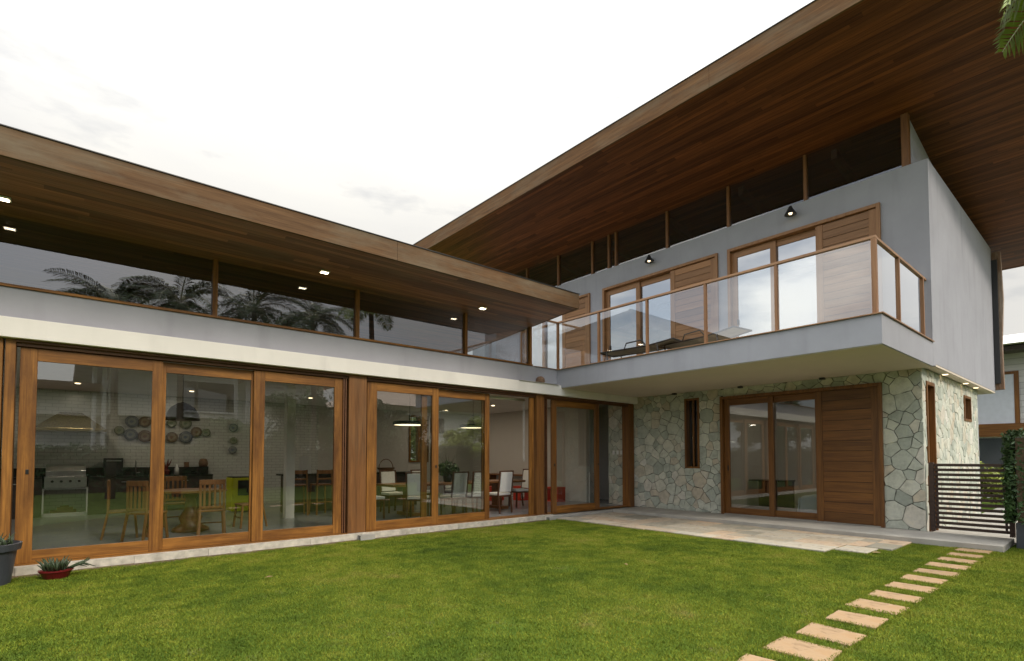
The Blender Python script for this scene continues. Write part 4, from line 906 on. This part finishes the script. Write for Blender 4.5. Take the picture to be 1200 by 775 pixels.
# ------------------------------------------------------------------ garden objects
t = thing('grey_planter', 'large dark grey plastic pot with low greenery at the left edge', 'plant pot', (-.70, 8.72, 0))
MB().lathe([(0, 0), (.25, 0), (.30, .40), (.335, .405), (.345, .48), (.32, .485), (.305, .42), (0, .42)], n=40).build('pot', 'pot_plastic', t, smooth=False)
MB().lathe([(0, .43), (.303, .425)], n=24).build('soil', 'soil', t)
b = MB(); random.seed(5)
for i in range(60):
    a = random.uniform(0, 6.28); r_ = .27 * random.random() ** .5; h_ = random.uniform(.07, .2); x, y = r_ * math.cos(a), r_ * math.sin(a)
    b.tube([(x, y, .42), (x + random.uniform(-.03, .03), y + random.uniform(-.03, .03), .42 + h_ * .6), (x + random.uniform(-.08, .08), y + random.uniform(-.08, .08), .42 + h_)], [.014, .011, .003], 5)
b.build('foliage', 'succulent', t, smooth=True)
t = thing('red_pot_plant', 'spiky aloe in a low dark red pot on the kerb', 'potted plant', (-.04, 8.70, 0)); t.scale = (.86, .86, .9)
MB().lathe([(0, 0), (.13, 0), (.185, .10), (.20, .105), (.20, .125), (.175, .12), (0, .10)], n=32).build('pot', 'red_plastic', t)
b = MB()
for i in range(46):
    a = random.uniform(0, 6.28); r_ = .12 * random.random() ** .5; h_ = random.uniform(.09, .20); le = random.uniform(.02, .14); x, y = r_ * math.cos(a), r_ * math.sin(a)
    b.tube([(x, y, .1), (x + le * .5 * math.cos(a), y + le * .5 * math.sin(a), .1 + h_ * .6), (x + le * math.cos(a), y + le * math.sin(a), .1 + h_)], [.014, .012, .003], 5)
for i in range(9):
    a = random.uniform(-.5, .4); le = random.uniform(.22, .36); b.tube([(.1, 0, .11), (.1 + le * .6 * math.cos(a), le * .6 * math.sin(a), .15 + .04 * random.random()), (.1 + le * math.cos(a), le * math.sin(a), .13 + random.uniform(-.04, .12))], [.014, .012, .004], 5)
b.build('foliage', 'succulent', t, smooth=True)
def hollow(x0, x1, y0, y1, z0, z1, lb):
    o = MB().box(x0, x1, y0, y0 + .02, z0, z1).box(x0, x1, y1 - .02, y1, z0, z1).box(x0, x1, y0 + .02, y1 - .02, z1 - .02, z1).box(x0, x1, y0 + .02, y1 - .02, z0, z0 + .02).box(x0 + .06, x1, y0 + .021, y1 - .021, z0 + .021, z1 - .021)
    tag(o.build('junction_box', 'concrete', bevel=.003), lb, 'box', 'small grey drain boxes at the door sill')
hollow(4.08, 4.36, 8.99, 9.12, -.02, .10, 'small hollow grey box at the foot of the wide timber post')
hollow(8.80, 9.02, 9.0, 9.115, -.02, .085, 'small hollow grey box where the door sill meets the patio')
o = MB().lathe([(0, 0), (.09, 0), (.115, .05), (.10, .12), (.06, .16), (0, .17)], (8.74, 9.245, 3.281), 14)
o = tag(o.build('mud_nest', 'clay', smooth=True), 'small round brown mud nest on the white ledge', 'nest')
dm = o.modifiers.new('rough', 'DISPLACE'); tx = bpy.data.textures.new('rough', 'CLOUDS'); tx.noise_scale = .05; dm.texture = tx; dm.strength = .03
# gate
t = thing('slatted_gate', 'dark brown horizontal slat gate beside the stone wall', 'gate', (12.68, 0, .10))
for y in (2.53, 1.42): bx(-.04, .04, y - .035, y + .035, 0, 1.30).build('post', 'gate_wood', t, .004)
b = MB(); 
for i in range(14): z = .05 + i * .0905; b.box(-.015, .015, 1.456, 2.494, z, z + .052)
b.build('slats', 'gate_wood', t, .002)
bx(.017, .035, 2.44, 2.475, .05, 1.27).build('brace', 'gate_wood', t); bx(.017, .035, 1.48, 1.515, .05, 1.27).build('brace', 'gate_wood', t)
bx(-.06, -.041, 1.405, 1.435, .58, .70).build('latch', 'black_metal', t)
# hedge in a dark planter
t = thing('clipped_hedge', 'clipped dark green hedge in a dark planter at the right edge', 'hedge', (0, 0, 0))
bx(11.95, 12.55, -1.9, 1.30, 0, .42).build('planter', 'pot_plastic', t, .01)
random.seed(8)
def hedge_fn():
    k = random.random(); x = random.uniform(11.9, 12.62); y = random.uniform(-1.95, 1.38); z = random.uniform(.42, 1.90); f = random.choice('xxyzzz' if k < .5 else 'xxy'); nn = (0, 0, 1)
    if f == 'x': s_ = random.choice((0, 1)); x = 11.9 + s_ * .72 + random.gauss(0, .03); nn = (s_ * 2 - 1, 0, 0)
    elif f == 'y': y = 1.38 + random.gauss(0, .03); nn = (0, 1, 0)
    else: z = 1.90 + random.gauss(0, .03)
    return (x, y, z), nn
leaves(9000, hedge_fn, .05).build('foliage', 'leaf_dark', t)
bx(12.0, 12.52, -1.9, 1.28, .42, 1.82).build('core', 'soil', t)
def bush(name, loc, r, n, size, mat, label, cat='shrub', group=None, seed=1):
    random.seed(seed); t = thing(name, label, cat, loc, group=group)
    cl = [((random.uniform(-.6, .6) * r[0], random.uniform(-.6, .6) * r[1], r[2] * random.uniform(.5, 1.35)), random.uniform(.35, .6)) for _ in range(9)]
    def f():
        c, k = random.choice(cl); v = Vector([random.gauss(0, 1) for _ in range(3)]).normalized(); q = random.random() ** .35
        return (c[0] + v.x * r[0] * k * q, c[1] + v.y * r[1] * k * q, max(.02, c[2] + v.z * r[2] * k * q)), v
    leaves(n, f, size).build('foliage', mat, t)
    b = MB()
    for c, k in cl[:5]: b.tube([(0, 0, 0), (c[0] * .5, c[1] * .5, c[2] * .6), c], [.02, .014, .006], 5)
    b.build('stem', 'bark', t)
    return t
bush('yellow_shrub', (21.8, 3.2, 0), (.9, .9, .75), 3000, .09, 'leaf_yellow', 'yellow green shrub behind the gate beside the stone wall', seed=4)
bush('yellow_shrub', (22.5, 1.7, 0), (1.0, 1.0, .95), 3000, .09, 'leaf_yellow', 'taller yellow green shrub behind the gate beside the hedge', seed=5)
bush('green_shrub', (20.8, 1.2, 0), (.9, .9, .6), 3000, .08, 'leaf_mid', 'mid green low shrub behind the gate slats', seed=6)
struct(bx(12.5, 26, .6, 2.63, -.1, .03).build('side_path', 'concrete'))
# loungers
def lounger(label):
    t = thing('sun_lounger', label, 'sun lounger', group='sun loungers on the balcony')
    b = MB()
    for x in (-.3, .3): b.tube([(x, -.95, .28), (x, .30, .28), (x, .92, .35)], .018, 8)
    b.tube([(-.3, -.95, .28), (.3, -.95, .28)], .018); b.tube([(-.3, .92, .35), (.3, .92, .35)], .018); b.build('frame', 'black_metal', t, smooth=True)
    b = MB(); b.poly([(-.29, -.94, .30), (.29, -.94, .30), (.29, .30, .27), (-.29, .30, .27)]); b.poly([(-.29, .30, .27), (.29, .30, .27), (.29, .92, .36), (-.29, .92, .36)]); b.poly([(-.29, .30, .265), (.29, .30, .265), (.29, -.94, .295), (-.29, -.94, .295)]); b.build('sling', 'sling_fabric', t)
    for y in (-.75, .55):
        for x in (-.32, .32): MB().tube([(x, y, .28), (x, y + .05, .02), (x, y + .12, 0)], .016).build('leg', 'black_metal', t, smooth=True)
    for x in (-.34, .34): MB().tube([(x, -.25, .28), (x, -.20, .40), (x, .18, .42), (x, .28, .30)], .016).build('armrest', 'black_metal', t, smooth=True)
    return t
o = lounger('dark framed sun lounger left of the balcony post, nearest the low roof'); o.location = (10.05, 7.25, 3.685); o.rotation_euler.z = R(186)
dup(o, (10.25, 5.85, 3.685), R(174), 'dark framed sun lounger nearer the balcony corner')
# fallen leaves
random.seed(12)
for i, (x, y, lb) in enumerate([(1.95, 6.9, 'tiny dry leaf lying on the left of the lawn'), (5.9, 4.55, 'tiny dry leaf lying mid lawn'), (9.6, 2.62, 'small tan patch of stone showing beside the patio corner')]):
    o = MB().poly([(-.05, 0, 0), (0, .02, .012), (.05, 0, .004), (0, -.02, .01)]).poly([(-.05, 0, -.002), (0, -.02, .006), (.05, 0, .001), (0, .02, .008)]).build('dry_leaf' if i < 2 else 'stone_chip', 'dry_leaf' if i < 2 else 'step_stone')
    o.location = (x, y, .034); o.rotation_euler.z = i * 1.3; tag(o, lb, 'leaf' if i < 2 else 'stone')
    if i == 2: o.scale = (1.6, 2.4, .5)

# ------------------------------------------------------------------ trees
def tree(loc, r, hgt, n, size, mat, label, seed, cat='tree', group='broadleaf trees behind the courtyard', trunk=.14):
    random.seed(seed); t = thing('tree', label, cat, loc, group=group)
    cl = []
    for _ in range(22):
        v = Vector([random.gauss(0, 1) for _ in range(3)]).normalized(); k = random.uniform(.35, .9)
        cl.append(((v.x * r[0] * k, v.y * r[1] * k, hgt + v.z * r[2] * k), random.uniform(.22, .42)))
    def f():
        c, k = random.choice(cl); v = Vector([random.gauss(0, 1) for _ in range(3)]).normalized(); q = random.random() ** .33
        return (c[0] + v.x * r[0] * k * q, c[1] + v.y * r[1] * k * q, c[2] + v.z * r[2] * k * q), v
    leaves(n, f, size).build('crown', mat, t)
    b = MB(); b.tube([(0, 0, 0), (.08, .05, hgt * .35), (-.05, .1, hgt * .7), (0, 0, hgt * 1.05)], [trunk, trunk * .8, trunk * .6, trunk * .25], 9)
    for c, k in cl[:9]: b.tube([(-.02, .05, hgt * random.uniform(.4, .75)), (c[0] * .5, c[1] * .5, hgt * .6 + c[2] * .35), c], [trunk * .4, trunk * .28, trunk * .1], 6)
    b.build('trunk', 'bark', t)
    return t
tree((9.2, -9.0, 0), (2.2, 1.8, 1.9), 3.2, 7000, .13, 'leaf_mid', 'broad green tree mirrored in the third glass panel', 31)
tree((12.4, -10.5, 0), (2.6, 2.0, 2.0), 3.6, 7000, .13, 'leaf_dark', 'dark round tree mirrored right in the third glass panel', 32)
tree((15.4, -9.0, 0), (2.2, 1.8, 1.8), 2.9, 6000, .13, 'leaf_dark', 'dark tree mirrored in the fourth glass panel', 33)
tree((6.4, -9.4, 0), (1.7, 1.4, 1.4), 2.2, 5000, .12, 'leaf_mid', 'rounded shrubby tree mirrored in the second glass panel', 34)
tree((19.8, -8.5, 0), (2.0, 1.8, 1.5), 2.4, 4500, .13, 'leaf_yellow', 'yellow green tree mirrored in the fifth glass panel', 35)
tree((-8.5, -2.0, 0), (2.6, 2.4, 2.2), 3.6, 6000, .14, 'leaf_dark', 'dark tree mirrored in the bedroom glass, left of its post', 36)
tree((-10.5, 3.5, 0), (2.6, 2.4, 2.2), 3.4, 6000, .14, 'leaf_mid', 'green tree mirrored in the bedroom glass, right of its post', 37)
tree((11.5, 21.5, 0), (2.6, 2.0, 1.8), 2.6, 5000, .13, 'leaf_yellow', 'bright green tree outside the dining room window', 38, group=None)
tree((27.5, 5.5, 0), (2.0, 2.0, 1.4), 1.7, 3000, .14, 'leaf_mid', 'low green tree in front of the right hand neighbour house', 39, group=None)
# palms
def frond_mesh(length, nl, leaf, droop, w=.02, side=1.0):
    b = MB(); pts = []
    for i in range(13): k = i / 12; pts.append(Vector((length * k * (1 - .18 * k * droop), 0, length * (.42 * k - .72 * droop * k * k))))
    st = MB().tube(pts, [.03 * (1 - .85 * i / 12) for i in range(13)], 6)
    for i in range(nl):
        k = .12 + .88 * (i + .5) / nl; j = min(11, int(k * 12)); q = k * 12 - j; p = pts[j].lerp(pts[j + 1], q); d = (pts[j + 1] - pts[j]).normalized()
        ll = leaf * (math.sin(math.pi * min(1, k * .9 + .08)) ** .6) * random.uniform(.85, 1.1)
        for s_ in (-1, 1):
            o1 = (d * .55 + Vector((0, s_ * side, .25)) + Vector((random.gauss(0, .06), random.gauss(0, .06), random.gauss(0, .08)))).normalized()
            m_ = p + o1 * ll * .5; e_ = p + o1 * ll * .86 + Vector((0, 0, -ll * random.uniform(.22, .42)))
            u_ = d.cross(o1).normalized().cross(o1).normalized() * w
            t_ = random.uniform(.8, 1.2)
            b.poly([p - u_ * .4, m_ - u_, m_ + u_, p + u_ * .4], (t_,) * 3); b.poly([m_ - u_, e_, m_ + u_], (t_,) * 3)
    return st, b
def palm(loc, hgt, nf, length, label, seed, mat='palm_leaf_dark', group='palms mirrored in the clerestory glass', nl=34, leaf=.62, extra=(), els=(-.35, .75)):
    random.seed(seed); t = thing('palm_tree', label, 'palm tree', loc, group=group)
    b = MB(); b.tube([(0, 0, 0), (.06, .02, hgt * .4), (.02, .08, hgt * .75), (0, 0, hgt)], [.16, .12, .10, .09], 12); b.build('trunk', 'bark', t, smooth=True)
    st, lf = frond_mesh(length, nl, leaf, .9); s0 = st.build('frond', 'palm_stalk', t); l0 = lf.build('leaflets', mat, s0)
    for i in range(nf):
        if group: els = (-.9, .8)
        a = i * 2.399 + random.uniform(-.2, .2); el = random.uniform(*els)
        if i == 0: s1 = s0
        else:
            s1 = s0.copy(); COL.objects.link(s1); s1.parent = t; c = l0.copy(); COL.objects.link(c); c.parent = s1
        s1.location = (0, 0, hgt); s1.rotation_euler = (random.uniform(-.3, .3), -el, a)
    for (a, el, roll) in extra:
        s1 = s0.copy(); COL.objects.link(s1); s1.parent = t; c = l0.copy(); COL.objects.link(c); c.parent = s1
        s1.location = (0, 0, hgt); s1.rotation_euler = (roll, -el, a)
    return t
palm((1.3, -5.2, 0), 6.9, 26, 2.5, 'palm mirrored left in the clerestory glass', 51)
palm((3.3, -4.8, 0), 7.5, 26, 2.5, 'tall palm mirrored beside the first clerestory post', 52)
palm((6.1, -5.6, 0), 7.9, 26, 2.6, 'palm mirrored in the second clerestory pane', 53)
palm((8.2, -4.4, 0), 7.6, 26, 2.4, 'arching palm mirrored furthest right in the second clerestory pane', 54)
palm((9.0, -.3, 0), 7.45, 13, 1.7, 'palm with green fronds hanging in at the top right corner', 55, 'palm_leaf', None, 40, .55, extra=((R(140), .1, .2), (R(125), -.2, -.2), (R(158), -.35, .1)))

# ------------------------------------------------------------------ neighbouring houses
def nb_house(): return None
t = thing('neighbour_house', 'grey sided neighbour house with a brown beam beyond the gate', 'house', (0, 0, 0))
bx(26, 34, -8, 8.0, 0, 2.25).build('ground_floor', 'neighbour_paint', t); bx(25.9, 34, -8, 8.0, 2.251, 2.72).build('beam', 'red_wood_along_y', t)
wood('grey_siding', (.66, .65, .63), (.5, .49, .48), 'Y', 'Z', .22, rough=.8, var=.12, spec=.2)
bx(26.05, 34, -8, 8.0, 2.721, 5.25).build('siding', 'grey_siding', t); bx(25.2, 35, -9, 9.0, 5.251, 5.40).build('eaves', 'dark_cupboard', t); MB().prism([(24.9, 5.451), (35, 5.451), (30, 6.6)], 1, -9, 9).build('roof', 'neighbour_paint', t)
f = MB().box(25.98, 26.049, 2.62, 2.75, 2.722, 4.60).box(25.98, 26.049, 2.75, 6.0, 4.50, 4.60).build('window', 'red_wood_vertical', t); bx(26.0, 26.04, 2.751, 6.0, 2.723, 4.499).build('pane', 'white_tarp', f)
bx(25.97, 25.999, 2.2, 6.0, .9, 2.2).build('window', 'neighbour_glass', t)
t = thing('white_neighbour_house', 'white two storey house with brown eaves mirrored in the left glass', 'house', (0, 0, 0))
bx(1.5, 7.0, -20, -12, 3.5, 6.3).build('upper_wall', 'neighbour_paint', t); bx(1.8, 7.0, -20, -13, 0, 3.499).build('ground_floor', 'grey_paint', t)
f = MB().box(4.4, 6.9, -11.99, -11.93, 3.75, 3.85).box(4.4, 6.9, -11.99, -11.93, 5.35, 5.45).box(4.4, 4.5, -11.99, -11.93, 3.85, 5.35).box(6.8, 6.9, -11.99, -11.93, 3.85, 5.35).build('window', 'white_enamel', t)
bx(4.5, 6.8, -11.985, -11.96, 3.85, 5.35).build('pane', 'neighbour_glass', f)
MB().prism([(.3, 5.5), (8.0, 6.5), (8.0, 6.9), (.3, 5.85)], 1, -21, -10.9).build('roof', 'header_wood', t)
bx(-9, 1.499, -19, -12.2, 3.4, 4.45).build('side_wall', 'neighbour_paint', t); bx(-9, 1.2, -19.5, -11.6, 4.451, 4.85).build('side_roof', 'header_wood', t); bx(-9, 1.499, -19, -13, 0, 3.399).build('side_ground_floor', 'neighbour_paint', t)
for x in (1.0, 1.35): MB().tube([(x, -11.9, 0), (x, -11.9, 5.7)], .09, 12).build('column', 'white_enamel', t)
for x in (-6.5, -3.2, 3.2, 5.3): bx(x, x + 1.8, -12.98 if x < 0 else -12.98, -12.94, .2, 2.6).build('window', 'neighbour_glass', t)
t = thing('tiled_neighbour_house', 'pale tiled house mirrored in the dining room glass', 'house', (0, 0, 0))
bx(15.5, 27, -24, -15, 0, 5.1).build('wall', 'neighbour_paint', t)
b = MB(); b.poly([(14.6, -24.9, 5.101), (27.9, -24.9, 5.101), (27.9, -14.1, 5.101), (14.6, -14.1, 5.101)]); A = (18.8, -19.5, 7.4); B = (23.7, -19.5, 7.4)
b.poly([(14.6, -14.1, 5.101), (27.9, -14.1, 5.101), B, A]); b.poly([(27.9, -24.9, 5.101), (14.6, -24.9, 5.101), A, B]); b.poly([(14.6, -24.9, 5.101), (14.6, -14.1, 5.101), A]); b.poly([(27.9, -14.1, 5.101), (27.9, -24.9, 5.101), B]); b.build('roof', 'pale_roof_tile', t)
for x in (17, 20.5, 24): 
    for z in (.9, 3.2): f = bx(x, x + 1.5, -14.999, -14.95, z, z + 1.3).build('window', 'white_enamel', t); bx(x + .08, x + 1.42, -14.949, -14.93, z + .08, z + 1.22).build('pane', 'neighbour_glass', f)
t = thing('distant_tiled_house', 'brown tiled house mirrored above the trees of the third panel', 'house', (0, 0, 0))
bx(8.8, 13.8, -26, -18, 0, 6.4).build('wall', 'neighbour_paint', t); MB().prism([(8.2, 6.401), (14.4, 6.401), (11.3, 7.6)], 1, -26.6, -17.4).build('roof', 'roof_tile', t)
def long_hedge(x0, x1, y0, y1, h, n, label, seed):
    random.seed(seed); t = thing('boundary_hedge', label, 'hedge')
    def f():
        x = random.uniform(x0, x1); y = random.uniform(y0, y1); z = random.uniform(.05, h) ; k = random.random()
        if k < .25: z = h + random.gauss(0, .08); nn = (0, 0, 1)
        elif x1 - x0 > y1 - y0: y = y1 + random.gauss(0, .06); nn = (0, 1, 0)
        else: x = x1 + random.gauss(0, .06); nn = (1, 0, 0)
        return (x, y, z), nn
    leaves(n, f, .13).build('foliage', 'leaf_dark', t); bx(x0 + .1, x1 - .1, y0 + .1, y1 - .1, 0, h - .1).build('core', 'soil', t)
long_hedge(-9.5, 26, -10.6, -9.8, 1.9, 12000, 'dark hedge opposite the glazed wing, mirrored low in its doors', 61)
long_hedge(-12.6, -11.8, -9.7, 20, 2.0, 8000, 'dark hedge facing the stone wing, mirrored low in its doors', 62)
